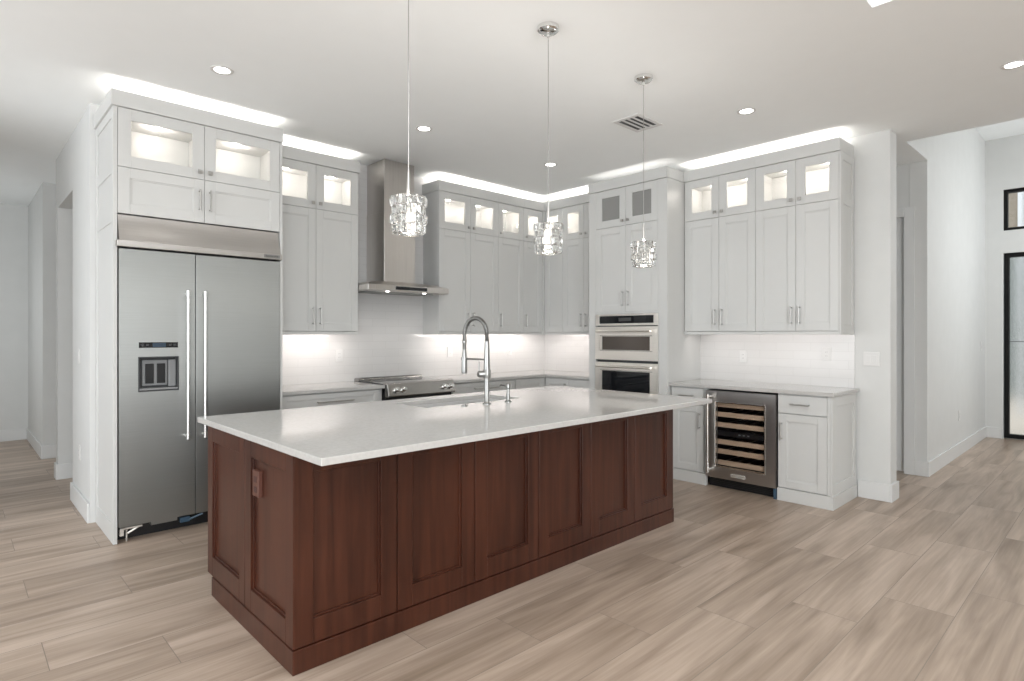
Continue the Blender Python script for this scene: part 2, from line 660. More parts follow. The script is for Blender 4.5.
w = MB().box(XB0, XB0 + 0.14, 5.22, 6.06, 0, CEIL).box(XB0, XB0 + 0.14, 6.06, 7.0, 2.57, CEIL)
w.box(XB0, XB0 + 0.14, 7.0, 7.14, 0, CEIL)
struct('wall_left', w, M['wall'], label='white wall behind the refrigerator panel with a cased opening to the hall', cat='wall')
w = MB().box(XB0, XB0 + 0.14, 8.4, 9.98, 0, CEIL).box(XB0, 2.6, 8.27, 8.4, 0, CEIL).box(2.6, 2.72, 5.42, 8.4, 0, CEIL)
struct('wall_hall_side', w, M['wall'], label='white side wall at the far end of the left hall', cat='wall')
struct('wall_hall_end', MB().box(-1.0, 0.88, 9.98, 10.1, 0, CEIL), M['wall'], label='white wall closing the far end of the left hall', cat='wall')
struct('wall_hall_left', MB().box(-1.05, -0.9, 5.6, 9.98, 0, CEIL), M['wall'], label='unseen left wall of the hall, added to darken it', cat='wall')  # out of view, put in to darken the hall
struct('wall_back', MB().box(XB0 + 0.14, XR + 0.18, YB, YB + 0.12, 0, CEIL), M['wall'], label='white wall behind the range and the hood', cat='wall')
struct('wall_right', MB().box(XR, XR + 0.18, 1.368, YB, 0, CEIL), M['wall'], bevel=0.004, label='white wall end beside the wine cooler counter', cat='wall')
w = MB().box(6.82, 6.97, 1.52, 1.56, 0, CEIL).box(6.82, 6.97, 2.44, 9.0, 0, CEIL).box(6.82, 6.97, 1.56, 2.44, 2.55, CEIL)
struct('wall_passage', w, M['wall'], label='shaded white wall of the passage right of the kitchen', cat='wall')
struct('wall_foyer_header', MB().box(6.032, 6.818, 1.3655, 1.52, CEIL + 0.001, TOPZ), M['wall'], label='high wall above the passage opening in the foyer', cat='wall')
struct('wall_foyer', MB().box(6.82, 10.2, 1.368, 1.52, 0, TOPZ), M['wall'], bevel=0.004, label='tall bright foyer wall leading to the entry door', cat='wall')
w = MB().box(10.03, 10.2, 1.18, 1.368, 0, TOPZ).box(10.03, 10.2, -1.3, 0.1, 0, TOPZ)
w.box(10.03, 10.2, 0.1, 1.18, 2.44, 2.735).box(10.03, 10.2, 0.1, 1.18, 3.275, TOPZ)
struct('wall_entry', w, M['wall'], label='white wall around the black framed entry door', cat='wall')
struct('wall_passage_end', MB().box(5.745, 6.82, 8.9, 9.0, 0, CEIL), M['wall'], label='end wall of the right passage', cat='wall')
struct('wall_foyer_south', MB().box(7.0, 10.2, -1.45, -1.3, 0, TOPZ), M['wall'], label='foyer wall opposite the kitchen side', cat='wall')
w = MB()
w.box(-4.12, -3.95, -4.65, -4.5, 0, 3.62).box(0.2, 10.2, -4.65, -4.5, 0, 4.0)
w.box(-4.2, 0.2, -4.65, -4.5, 2.62, 3.62)
struct('wall_rear', w, M['wall'], label='living room wall with wide sliding doors', cat='wall')
w = MB()
w.box(-4.12, -4.0, -4.5, 1.2, 0, 3.62).box(-4.12, -4.0, 5.8, 10.1, 0, CEIL).box(-4.12, -4.0, 1.2, 5.8, 2.62, 3.62)
struct('wall_living', w, M['wall'], label='living room side wall with a wide window', cat='wall')

BH = 0.145


def base(name, boxes, label):
    mb = MB()
    for b in boxes:
        mb.box(*b)
    return struct(name, mb, M['trim'], bevel=0.004, label=label, cat='baseboard')


t = 0.016
base('baseboard_left', [(XB0 - t, XB0, 5.22, 6.06, 0, BH), (XB0 - t, XB0 + 0.14, 6.06, 6.06 + t, 0, BH)], 'white baseboard left of the refrigerator panel')
base('baseboard_pier', [(XB0 - t, XB0, 7.0, 7.14, 0, BH), (XB0 - t, XB0 + 0.14, 7.0 - t, 7.0, 0, BH)], 'white baseboard on the pier of the hall opening')
base('baseboard_hall', [(XB0 - t, XB0, 8.27, 9.98 - t, 0, BH), (XB0 - t, 2.6, 8.27 - t, 8.27, 0, BH), (-0.9, XB0, 9.98 - t, 9.98, 0, BH)], 'white baseboard at the far end of the left hall')
base('baseboard_right', [(XR - t, XR, 1.368, 1.605, 0, BH), (XR - t, XR + 0.18 + t, 1.368 - t, 1.368, 0, BH), (XR + 0.18, XR + 0.18 + t, 1.368, 8.9, 0, BH)], 'white baseboard round the wall end beside the base cabinet')
base('baseboard_foyer', [(6.82 - t, 6.82, 1.368, 1.47, 0, BH), (6.82 - t, 10.03, 1.368 - t, 1.368, 0, BH), (10.03 - t, 10.03, 1.21, 1.352, 0, BH)], 'white baseboard along the foyer wall to the entry door')

# casing of the doorway in the passage wall, with its door
fW = Face('W', 6.82)
d2 = MB()
fW.box(d2, 1.47, 1.56, 0, 0.018, 0, 2.62)
fW.box(d2, 2.44, 2.53, 0, 0.018, 0, 2.62)
fW.box(d2, 1.56, 2.44, 0, 0.018, 2.53, 2.62)
struct('trim_1', d2, M['trim'], bevel=0.003, label='white casing round the passage doorway', cat='trim')
d2 = MB()
fD = Face('W', 6.86)
fD.box(d2, 1.565, 2.435, -0.035, -0.008, 0.01, 2.54)
fD.frame(d2, 1.565, 2.435, 0.01, 2.54, 0.11, -0.035, 0, 0.12, 0.22)
fD.box(d2, 1.675, 2.325, -0.035, 0, 1.0, 1.12)
o = struct('door_2', d2, M['trim'], bevel=0.003, label='white panel door in the passage', cat='door')
kb = MB()
kb.lathe((0, 0, 0), [(0.001, 0), (0.027, 0.001), (0.027, 0.006), (0.011, 0.01), (0.011, 0.035), (0.026, 0.045), (0.03, 0.06), (0.022, 0.072), (0.001, 0.075)], 20)
bmesh.ops.rotate(kb.bm, verts=kb.bm.verts, cent=(0, 0, 0), matrix=Matrix.Rotation(R(-90), 3, 'Y'))
bmesh.ops.translate(kb.bm, verts=kb.bm.verts, vec=(6.86, 2.37, 0.96))
kb.build('door_knob', M['satin'], o, smooth=True)

# entry door and transom
fE = Face('W', 10.06)
mb = MB()
fE.frame(mb, 0.1, 1.175, 0.012, 2.44, 0.05, -0.09, 0.0, 0.055, 0.05)
door = struct('door_1', mb, M['blackframe'], bevel=0.003, label='black framed glass entry door', cat='door')
mb = MB()
fE.box(mb, 0.15, 1.125, -0.05, -0.042, 0.06, 2.387)
mb.build('rain_glass_pane', M['rain'], door)
mb = MB()
fE.box(mb, 0.15, 1.125, -0.055, -0.037, 1.275, 1.283)
mb.build('glazing_bar', M['darkgrey'], door)
mb = MB()
fE.frame(mb, 0.1, 1.185, 2.73, 3.28, 0.045, -0.09, 0.0)
win = struct('window_1', mb, M['blackframe'], bevel=0.003, label='black framed transom window above the entry door', cat='window')
mb = MB()
fE.box(mb, 0.145, 1.14, -0.05, -0.045, 2.775, 3.235)
mb.build('window_pane', M['glass'], win)
mb = MB()
mb.box(10.2, 40, -14, 16, -0.12, -0.02)
o = struct('porch_ground', mb, M['paver'], label='pale paved ground outside the entry', cat='ground')
mb = MB().box(13.2, 13.5, 1.362, 6.0, 2.9, 5.2)
o = struct('porch_wall', mb, M['stucco'], bevel=0.01, label='tan stucco porch wall outside the transom', cat='wall')
mb = MB().box(13.15, 13.45, 1.305, 1.360, -0.02, 5.2)
o = struct('porch_column', mb, M['extwhite'], bevel=0.01, label='white porch column outside the entry', cat='column')
mb = MB().box(17.0, 17.3, -8.0, 6.0, -0.02, 7.5)
o = struct('neighbour_wall', mb, M['leafy'], label='dark green hedge wall across from the entry', cat='hedge')

# ------------------------------------------------------------------ backsplash tiles
mb = MB()
mb.box(1.876, 2.745, YB - 0.01, YB - 0.001, 0.915, 1.37)
mb.box(2.745, 3.66, YB - 0.01, YB - 0.001, 0.915, CEIL - 0.002)
mb.box(3.66, XR - 0.002, YB - 0.01, YB - 0.001, 0.915, 1.37)
o = mb.build('tile_backsplash', M['tile_x'])
tag(o, 'white subway tile backsplash behind the range rising to the ceiling beside the hood chimney', 'backsplash')
mb = MB()
mb.box(XR - 0.01, XR - 0.001, 1.63, 3.05, 0.915, 1.37)
o = mb.build('tile_backsplash', M['tile_y'])
tag(o, 'white subway tile backsplash above the wine cooler counter', 'backsplash')
mb = MB()
mb.box(XR - 0.01, XR - 0.001, 4.0, YB - 0.01, 0.915, 1.37)
o = mb.build('tile_backsplash', M['tile_y'])
tag(o, 'white subway tile backsplash between the corner and the wall ovens', 'backsplash')

# ------------------------------------------------------------------ cabinets
GZ0, GZ1, ZT = 2.475, 2.865, 2.97
PUCKS = []


def puck(face, u, d, z, parent, power=1.5):
    mb = MB()
    p = face.pt(u, d, z)
    mb.lathe(p, [(0.001, -0.012), (0.024, -0.012), (0.03, -0.008), (0.03, 0.0), (0.001, 0.0)], 20)
    o = mb.build('puck_light', M['puck'], parent, smooth=True)
    lamp('puck_lamp', 'POINT', (p[0], p[1], z - 0.045), power, WARM, 0.03, parent=parent)
    return o


def carcass(face, u0, u1, depth, z0, z1, parent, shelves=(), lit=True, top=0.04, name='carcass', bottom=0.02):
    """open fronted box behind the plane d=-0.02"""
    mb = MB()
    f, b = -0.0205, -depth
    th = 0.018
    face.box(mb, u0, u0 + th, b, f, z0, z1)
    face.box(mb, u1 - th, u1, b, f, z0, z1)
    face.box(mb, u0 + th, u1 - th, b, b + 0.012, z0, z1)
    face.box(mb, u0 + th, u1 - th, b + 0.012, f, z0, z0 + bottom)
    face.box(mb, u0 + th, u1 - th, b + 0.012, f, z1 - top, z1)
    for z in shelves:
        face.box(mb, u0 + th, u1 - th, b + 0.012, f, z - 0.012, z + 0.012)
    return mb.build(name, M['cab'], parent)


def crown(face, u0, u1, depth, parent, left=False, right=False, z0=GZ1, z1=ZT, lip=0.012):
    """flat fascia above the doors, returning to the wall at open ends"""
    mb = MB()
    face.box(mb, u0 - (lip if left else 0), u1 + (lip if right else 0), -0.02, lip, z0 + 0.002, z1)
    if left:
        face.box(mb, u0 - lip, u0 + 0.012, -depth, -0.02, z0 + 0.002, z1)
    if right:
        face.box(mb, u1 - 0.012, u1 + lip, -depth, -0.02, z0 + 0.002, z1)
    return mb.build('crown_fascia', M['cab'], parent, bevel=0.002)


def cove(face, u0, u1, energy, d=-0.085, z=2.885):
    p = face.pt((u0 + u1) / 2, d, z)
    L = abs(u1 - u0)
    o = lamp('cove_light', 'AREA', p, energy * L, COVE, L if face.s == 'S' else 0.045, 0.045 if face.s == 'S' else L)
    o.rotation_euler = (R(180), 0, 0)
    return o


def undercab(face, u0, u1, energy, depth=0.06, z=1.362):
    p = face.pt((u0 + u1) / 2, -depth, z)
    L = abs(u1 - u0)
    return lamp('under_cabinet_light', 'AREA', p, energy * L, (1.0, 0.925, 0.885), L, 0.03, aim=(0, 0.9, -1) if face.s == 'S' else (0.9, 0, -1))


def upper(label, face, u0, u1, doors, depth, group=None, left=False, right=False, z0=1.37, name='upper_cabinet', rail=True, endu=None):
    """wall cabinet with lit glass doors over tall shaker doors; doors = (u0, u1, knob side)"""
    loc = face.pt((u0 + u1) / 2, -depth / 2, z0)
    root = thing(name, label, 'cabinet', loc, group)
    carcass(face, u0, u1, depth, z0 + 0.001, GZ1, root, shelves=(GZ0, 1.76, 2.12))
    if rail:
        mb = MB()
        face.box(mb, u0, u1, -0.02, 0.001, z0, z0 + 0.028)
        mb.build('light_rail', M['cab'], root, bevel=0.002)
    crown(face, u0, u1, depth, root, left, right)
    for a, b, side in doors:
        g = glass_door(face, a, b, GZ0, GZ1, M['cab'], root)
        d = shaker(face, a, b, z0 + 0.03, GZ0, M['cab'], root)
        ku = b - 0.034 if side > 0 else a + 0.034
        square_knob(face, ku, GZ0 + 0.048, g)
        bar_handle(face, ku, z0 + 0.03 + 0.135, 0.155, True, d)
        puck(face, (a + b) / 2 + (0.0 if face.s == 'S' else -0.06), -0.12, GZ1 - 0.041, root)
    return root


def end_panel(face, u, out, depth, parent, z0, z1, rails, m, th=0.018, stile=0.06, back=None):
    """applied shaker panel on a cabinet end; out = -1/+1 the direction along u it faces"""
    mb = MB()
    b = -depth if back is None else back
    u1 = u + out * th
    ui = u + out * 0.008
    face.box(mb, u, ui, b + 0.001, -0.003, z0 + 0.001, z1 - 0.001)
    face.box(mb, u + out * 0.0005, u1, -stile, 0, z0, z1)
    face.box(mb, u + out * 0.0005, u1, b, b + stile, z0, z1)
    for a, c in rails:
        face.box(mb, u, u1, b + stile, -stile, a, c)
    return mb.build('end_panel', m, parent, bevel=0.0015, seg=1)


fB = Face('S', 4.95)      # uppers on the back wall
fR = Face('W', 5.23)      # uppers on the right wall
fF = Face('S', 4.576)     # refrigerator front
fO = Face('W', 4.93)      # oven cabinet front
fBB = Face('S', 4.68)     # base cabinets, back wall
fRB = Face('W', 4.97)     # base cabinets, right wall
G_UP = 'white wall cabinets with lit glass tops'

upper('white wall cabinet between the refrigerator and the range hood, lit glass above two tall doors', fB, 1.877, 2.735, [(1.877, 2.324, 1), (2.324, 2.735, -1)], 0.298, right=True)
cove(fB, 1.88, 2.72, 3.6)
undercab(fB, 1.93, 2.70, 2.3)
upper('white wall cabinet immediately right of the range hood, lit glass over two doors', fB, 3.66, 4.485, [(3.66, 4.08, 1), (4.08, 4.485, -1)], 0.298, left=True)
upper('narrow white wall cabinet with one door between the hood-side pair and the corner', fB, 4.485, 4.89, [(4.485, 4.89, -1)], 0.298)
root = thing('corner_cabinet', 'white wall cabinet filling the inner corner, half hidden by the middle crystal pendant', 'cabinet', (5.38, 5.1, 1.37))
carcass(fB, 4.89, 5.228, 0.298, 1.371, GZ1, root, shelves=(GZ0, 1.76, 2.12))
carcass(fR, 4.64, 4.948, 0.325, 1.371, GZ1, root, shelves=(GZ0, 1.76, 2.12))
for fc, a, b, k, q in ((fB, 4.89, 5.208, 1, 5.05), (fR, 4.64, 4.93, -1, 4.8)):
    g = glass_door(fc, a, b, GZ0, GZ1, M['cab'], root)
    d = shaker(fc, a, b, 1.40, GZ0, M['cab'], root)
    if fc is fB:
        square_knob(fc, a + 0.034, GZ0 + 0.048, g)
        bar_handle(fc, a + 0.034, 1.535, 0.155, True, d)
    puck(fc, q, -0.12, GZ1 - 0.041, root)
    mb = MB()
    fc.box(mb, a, b + (0.02 if fc is fB else 0.018), -0.02, 0.001, 1.37, 1.398)
    mb.build('light_rail', M['cab'], root)
    crown(fc, a, b + (0.02 if fc is fB else 0.018), 0.29, root)
mb = MB()
mb.box(5.208, 5.232, 4.932, 4.955, 1.372, GZ1)
mb.build('corner_post', M['cab'], root)
upper('white wall cabinet between the inner corner and the wall ovens', fR, 4.003, 4.64, [(4.003, 4.32, 1), (4.32, 4.64, -1)], 0.325)
cove(fB, 3.68, 5.30, 3.6)
cove(fR, 4.02, 4.90, 3.6)
undercab(fB, 3.70, 5.30, 2.2)
undercab(fR, 4.05, 5.0, 1.8)

upper('white wall cabinet above the counter right beside the oven tower, two lit glass tops', fR, 2.336, 3.047, [(2.336, 2.685, 1), (2.685, 3.042, -1)], 0.325)
r2 = upper('white wall cabinet at the free right end of the wall, over the wine cooler', fR, 1.648, 2.336, [(1.648, 1.988, 1), (1.988, 2.336, -1)], 0.325, left=True)
end_panel(fR, 1.648, -1, 0.325, r2, 1.372, GZ1, ((1.372, 1.45), (2.44, 2.51), (2.80, GZ1)), M['cab'], th=0.014, stile=0.055)
cove(fR, 1.66, 3.03, 3.6)
undercab(fR, 1.70, 3.0, 0.8)

# refrigerator surround
fs = thing('refrigerator_cabinet', 'tall white cabinet surround enclosing the steel refrigerator, lit glass doors on top', 'cabinet', (1.32, 4.95, 0))
mb = MB()
mb.box(0.768, 0.786, 4.576, 5.215, 0, GZ1)
mb.box(0.762, 0.768, 4.576, 4.64, 0, GZ1).box(0.762, 0.768, 5.14, 5.215, 0, GZ1)
for a, b in ((0, 0.13), (2.11, 2.20), (2.43, 2.51), (2.80, GZ1)):
    mb.box(0.762, 0.768, 4.64, 5.14, a, b)
mb.build('side_panel', M['cab'], fs, bevel=0.0012, seg=1)
MB().box(1.855, 1.8745, 4.576, 5.215, 0, GZ1).build('side_panel', M['cab'], fs, bevel=0.0012, seg=1)
carcass(fF, 0.787, 1.853, 0.635, 2.17, GZ1, fs, shelves=(GZ0,))
crown(fF, 0.762, 1.864, 0.635, fs, True, True)
mb = MB()
fF.box(mb, 0.806, 1.834, -0.37, -0.355, GZ0 + 0.013, GZ1 - 0.041)
fF.box(mb, 1.303, 1.321, -0.355, -0.0205, GZ0 + 0.013, GZ1 - 0.041)
mb.build('display_back', M['cab'], fs)
for a, b, sd in ((0.787, 1.312, 1), (1.312, 1.853, -1)):
    g = glass_door(fF, a, b, GZ0, GZ1, M['cab'], fs)
    d = shaker(fF, a, b, 2.168, GZ0, M['cab'], fs)
    ku = b - 0.034 if sd > 0 else a + 0.034
    square_knob(fF, ku, GZ0 + 0.05, g)
    bar_handle(fF, ku, 2.325, 0.15, True, d)
    puck(fF, (a + b) / 2, -0.15, GZ1 - 0.041, fs, 1.7)
cove(fF, 0.79, 1.86, 3.6)

# oven tower
ot = thing('oven_cabinet', 'tall white oven tower with two unlit glass doors at the top', 'cabinet', (5.24, 3.52, 0))
carcass(fO, 3.05, 4.0, 0.63, 1.60, ZT - 0.105, ot, shelves=(GZ0, 2.0))
mb = MB()
fO.box(mb, 3.05, 3.068, -0.63, -0.0205, 0, 1.60)
fO.box(mb, 3.982, 4.0, -0.63, -0.0205, 0, 1.60)
fO.box(mb, 3.05, 3.152, -0.0205, 0, 0, GZ1)
fO.box(mb, 3.905, 4.0, -0.0205, 0, 0, GZ1)
fO.box(mb, 3.152, 3.905, -0.0205, 0, 1.58, 1.60)
fO.box(mb, 3.068, 3.982, -0.63, -0.0205, 0.46, 0.49)
mb.build('face_frame', M['cab'], ot, bevel=0.001, seg=1)
for a, b, sd in ((3.152, 3.5285, 1), (3.5285, 3.905, -1)):
    g = glass_door(fO, a, b, GZ0, GZ1, M['cab'], ot, pane='obscure')
    d = shaker(fO, a, b, 1.60, GZ0, M['cab'], ot)
    ku = b - 0.034 if sd > 0 else a + 0.034
    square_knob(fO, ku, GZ0 + 0.048, g)
    bar_handle(fO, ku, 1.735, 0.155, True, d)
d = shaker(fO, 3.152, 3.905, 0.12, 0.46, M['cab'], ot, name='drawer')
bar_handle(fO, 3.5285, 0.36, 0.2, False, d)
mb = MB()
fO.box(mb, 3.152, 3.905, -0.06, -0.04, 0, 0.12)
mb.build('toe_kick', M['cab'], ot)
crown(fO, 3.0605, 3.9895, 0.63, ot, True, True)

cove(fO, 3.08, 3.97, 0.7)

# double wall oven
ov = thing('double_oven', 'built-in steel double wall oven with microwave above', 'oven', (5.2, 3.5285, 0.5))
fV = Face('W', 4.922)
MB().box(4.952, 5.5, 3.16, 3.897, 0.495, 1.572).build('oven_body', M['darkgrey'], ov)
mb = MB()
fV.frame(mb, 3.147, 3.906, 1.462, 1.578, 0.05, -0.03, 0, 0.018, 0.022)
cp = mb.build('control_panel', M['steel_w'], ov, bevel=0.001)
mb = MB()
fV.box(mb, 3.20, 3.857, -0.03, -0.004, 1.483, 1.561)
mb.build('control_display', M['blackglass'], cp)
mb = MB()
fV.box(mb, 3.46, 3.61, -0.004, -0.003, 1.505, 1.54)
mb.build('clock_screen', M['dimscreen'], cp)


def oven_door(z0, z1, wz0, wz1, hz, name):
    mb = MB()
    fV.box(mb, 3.147, 3.207, -0.03, 0.005, z0, z1)
    fV.box(mb, 3.850, 3.906, -0.03, 0.005, z0, z1)
    fV.box(mb, 3.207, 3.850, -0.03, 0.005, wz1, z1)
    fV.box(mb, 3.207, 3.850, -0.03, 0.005, z0, wz0)
    d = mb.build(name, M['steel_w'], ov)
    mb = MB()
    fV.box(mb, 3.205, 3.852, -0.02, -0.004, wz0 - 0.002, wz1 + 0.002)
    mb.build('oven_window', M['brownglass' if 'micro' in name else 'blackglass'], d)
    mb = MB()
    fV.frame(mb, 3.209, 3.848, wz0 + 0.004, wz1 - 0.004, 0.028, -0.004, 0.0035, 0.004, 0.004)
    mb.build('window_trim', M['steel_w'], d)
    mb = MB()
    mb.tube([fV.pt(3.20, 0.052, hz), fV.pt(3.857, 0.052, hz)], 0.0105, 12)
    for u in (3.235, 3.822):
        fV.box(mb, u - 0.013, u + 0.013, 0.005, 0.052, hz - 0.008, hz + 0.008)
        mb.tube([fV.pt(u - 0.02, 0.052, hz), fV.pt(u + 0.02, 0.052, hz)], 0.0125, 12)
    mb.build('oven_handle', M['steel_w'], d, smooth=True)
    return d


oven_door(1.112, 1.452, 1.205, 1.36, 1.405, 'microwave_door')
oven_door(0.505, 1.086, 0.60, 1.008, 1.045, 'oven_door')

# base cabinets
def base_cab(label, face, u0, u1, fronts, depth=0.556, name='base_cabinet', skirt=True):
    """fronts: ('drawer'|'door', u0, u1, z0, z1, handle_u, handle_z, vertical)"""
    root = thing(name, label, 'cabinet', face.pt((u0 + u1) / 2, -depth / 2, 0))
    mb = MB()
    face.box(mb, u0, u1, -depth, -0.0205, 0.10, 0.884)
    mb.build('carcass', M['cab'], root)
    mb = MB()
    face.box(mb, u0, u1, -0.06 if not skirt else -0.03, -0.04 if not skirt else 0.004, 0, 0.105)
    mb.build('toe_kick' if not skirt else 'skirting', M['cab'], root, bevel=0.002)
    for kind, a, b, z0, z1, hu, hz, vert in fronts:
        st = 0.06 if kind == 'door' else 0.04
        if kind == 'slab_drawer':
            mb = MB()
            face.box(mb, a + 0.0015, b - 0.0015, -0.02, 0, z0 + 0.0015, z1 - 0.0015)
            d = mb.build('drawer', M['cab'], root, bevel=0.0015, seg=1)
        else:
            d = shaker(face, a, b, z0, z1, M['cab'], root, name=kind, stile=0.068 if kind == 'door' else 0.05, wt=st, wb=st)
        if hu is not None:
            bar_handle(face, hu, hz, 0.145 if vert else (0.33 if b - a > 0.6 else 0.15), vert, d)
    return root


base_cab('white base cabinet with wide drawers left of the range', fBB, 1.877, 2.832,
         [('drawer', 1.90, 2.80, 0.72, 0.875, 2.366, 0.805, False), ('drawer', 1.90, 2.80, 0.42, 0.72, 2.366, 0.60, False), ('drawer', 1.90, 2.80, 0.11, 0.42, 2.366, 0.30, False)], skirt=False)
base_cab('white base cabinet with drawers right of the range, behind the faucet', fBB, 3.61, 4.50,
         [('drawer', 3.63, 4.49, 0.72, 0.875, 4.06, 0.812, False), ('drawer', 3.63, 4.49, 0.42, 0.72, 4.06, 0.60, False), ('drawer', 3.63, 4.49, 0.11, 0.42, 4.06, 0.30, False)], skirt=False)
rc = thing('corner_base_cabinet', 'white corner base cabinet between the range drawers and the oven tower', 'cabinet', (5.2, 4.8, 0))
MB().box(4.50, XR - 0.01, 4.7005, YB - 0.005, 0.1, 0.884).box(4.9905, XR - 0.01, 4.003, 4.7005, 0.1, 0.884).build('carcass', M['cab'], rc)
MB().box(4.50, 5.03, 4.72, 4.74, 0, 0.1).box(5.01, 5.03, 4.003, 4.72, 0, 0.1).build('toe_kick', M['cab'], rc)
shaker(fBB, 4.50, 4.965, 0.11, 0.875, M['cab'], rc)
d = shaker(fRB, 4.33, 4.675, 0.11, 0.875, M['cab'], rc)
bar_handle(fRB, 4.365, 0.75, 0.15, True, d)
shaker(fRB, 4.003, 4.33, 0.11, 0.875, M['cab'], rc)

base_cab('white base cabinet with drawer over door between the oven tower and the wine cooler', fRB, 2.675, 3.045,
         [('slab_drawer', 2.70, 3.03, 0.725, 0.875, 2.865, 0.805, False), ('door', 2.70, 3.03, 0.11, 0.72, 2.735, 0.58, True)], depth=0.575)
rb = base_cab('white base cabinet at the free right end of the counter, drawer over door', fRB, 1.63, 2.037,
              [('slab_drawer', 1.652, 2.032, 0.725, 0.875, 1.85, 0.803, False), ('door', 1.652, 2.032, 0.11, 0.72, 2.0, 0.575, True)], depth=0.575)
mb = MB()
fRB.box(mb, 1.6305, 1.651, -0.02, 0, 0.106, 0.883)
mb.build('corner_stile', M['cab'], rb, bevel=0.001, seg=1)
end_panel(fRB, 1.63, -1, 0.575, rb, 0.105, 0.884, ((0.105, 0.19), (0.80, 0.884)), M['cab'], th=0.016, stile=0.065)
MB().box(4.966, XR - 0.018, 1.606, 1.63, 0, 0.105).build('skirting', M['cab'], rb, bevel=0.002)

# countertops
mb = MB().box(1.876, 2.838, 4.652, YB - 0.01, 0.885, 0.915)
tag(mb.build('countertop', M['quartz'], bevel=0.003), 'white quartz countertop left of the range', 'countertop')
mb = MB().prism([(3.602, 4.652), (4.945, 4.652), (4.945, 4.002), (XR - 0.01, 4.002), (XR - 0.01, YB - 0.01), (3.602, YB - 0.01)], 0.885, 0.915)
tag(mb.build('countertop', M['quartz'], bevel=0.003), 'L-shaped white quartz countertop right of the range, running round the corner', 'countertop')
mb = MB().box(4.945, XR - 0.001, 1.595, 3.048, 0.886, 0.916)
tag(mb.build('countertop', M['quartz'], bevel=0.003), 'white quartz countertop over the wine cooler', 'countertop')

# ------------------------------------------------------------------ refrigerator
rf = thing('refrigerator', 'built-in stainless steel side-by-side refrigerator with a water and ice dispenser', 'refrigerator', (1.32, 4.95, 0))
fD_ = Face('S', 4.566)
X0, XM, X1 = 0.790, 1.250, 1.852
MB().box(X0, X1, 4.64, 5.20, 0.09, 2.163).build('refrigerator_body', M['darkgrey'], rf)
# freezer door with a real recess for the dispenser
mb = MB()
dx0, dx1, dz0, dz1 = 0.905, 1.141, 0.992, 1.217
for a, b, z0, z1 in ((X0 + .003, dx0, 0.105, 1.935), (dx1, XM - .003, 0.105, 1.935), (dx0, dx1, dz1, 1.935), (dx0, dx1, 0.105, dz0)):
    fD_.box(mb, a, b, -0.07, 0, z0, z1)
dr = mb.build('freezer_door', M['steel'], rf)
mb = MB()
fD_.frame(mb, dx0 - 0.004, dx1 + 0.004, dz0 - 0.006, dz1 + 0.004, 0.008, -0.069, 0.003)
fD_.box(mb, dx0, dx1, -0.069, -0.064, dz0, dz1)
disp = mb.build('water_dispenser', M['darkgrey'], dr, bevel=0.001)
mb = MB()
fD_.box(mb, dx0 + 0.03, dx1 - 0.055, -0.064, -0.05, dz0 + 0.03, dz1 - 0.02)
fD_.box(mb, dx1 - 0.052, dx1 - 0.006, -0.064, -0.035, dz0 + 0.02, dz1 - 0.02)
mb.build('dispenser_bezel', M['midgrey'], dr, bevel=0.004)
for u in (dx0 + 0.072, dx0 + 0.141):
    mb = MB()
    fD_.box(mb, u - 0.026, u + 0.026, -0.05, -0.042, dz0 + 0.045, dz1 - 0.045)
    mb.build('dispenser_paddle', M['black'], dr, bevel=0.012)
mb = MB()
fD_.box(mb, dx0 + 0.004, dx1 - 0.004, -0.06, 0.006, dz0 + 0.004, dz0 + 0.016)
mb.build('drip_tray', M['midgrey'], dr, bevel=0.002)
mb = MB()
fD_.box(mb, 0.905, 1.139, -0.01, 0.002, 1.281, 1.318)
pn = mb.build('display_panel', M['blackglass'], dr, bevel=0.001)
mb = MB()
fD_.box(mb, 0.985, 1.065, 0.001, 0.0028, 1.285, 1.314)
mb.build('display_screen', M['bluescreen'], dr)
mb = MB()
for u in (0.925, 0.955, 1.09, 1.118):
    fD_.box(mb, u - 0.008, u + 0.008, 0.001, 0.0028, 1.294, 1.306)
mb.build('display_buttons', M['darkgrey'], dr)
mb = MB()
fD_.box(mb, XM + .003, X1 - .002, -0.07, 0, 0.105, 1.935)
dr2 = mb.build('refrigerator_door', M['steel'], rf, bevel=0.002)


def fridge_handle(u, parent):
    mb = MB()
    mb.tube([fD_.pt(u, 0.055, 0.645), fD_.pt(u, 0.055, 1.675)], 0.0095, 16)
    for z in (0.665, 1.655):
        mb.tube([fD_.pt(u, 0.0, z), fD_.pt(u, 0.055, z)], 0.008, 12)
        mb.tube([fD_.pt(u, 0.055, z - 0.02), fD_.pt(u, 0.055, z + 0.02)], 0.0112, 16)
    mb.build('door_handle', M['handle'], parent, smooth=True)


fridge_handle(1.190, dr)
fridge_handle(1.300, dr2)
# curved top grille and its lip
mb = MB()
prof = []
for k in range(9):
    a = k / 8
    prof.append((0.0 - 0.042 * math.sin(a * math.pi * 0.5) ** 1.2 * 1.0, 1.992 + 0.170 * a))
loops = []
for x in (X0 + 0.002, X1 - 0.002):
    loops.append([fD_.pt(x, 0.012 + p, z) for p, z in prof] + [fD_.pt(x, -0.07, 2.162), fD_.pt(x, -0.07, 1.992)])
mb.loft(loops)
mb.build('top_grille', M['steel_c'], rf, smooth=True)
mb = MB()
fD_.box(mb, X0 - 0.014, X1 + 0.006, -0.07, 0.034, 1.945, 1.990)
lp = mb.build('grille_lip', M['steel_c'], rf, bevel=0.004)
mb = MB()
fD_.box(mb, 1.715, 1.835, 0.034, 0.036, 1.956, 1.979)
mb.build('badge', M['emblem'], rf)
text_mesh('KitchenAid', 0.020, fD_, 1.775, 1.9675, 0.0362, M['ink'], rf, 'badge_lettering')
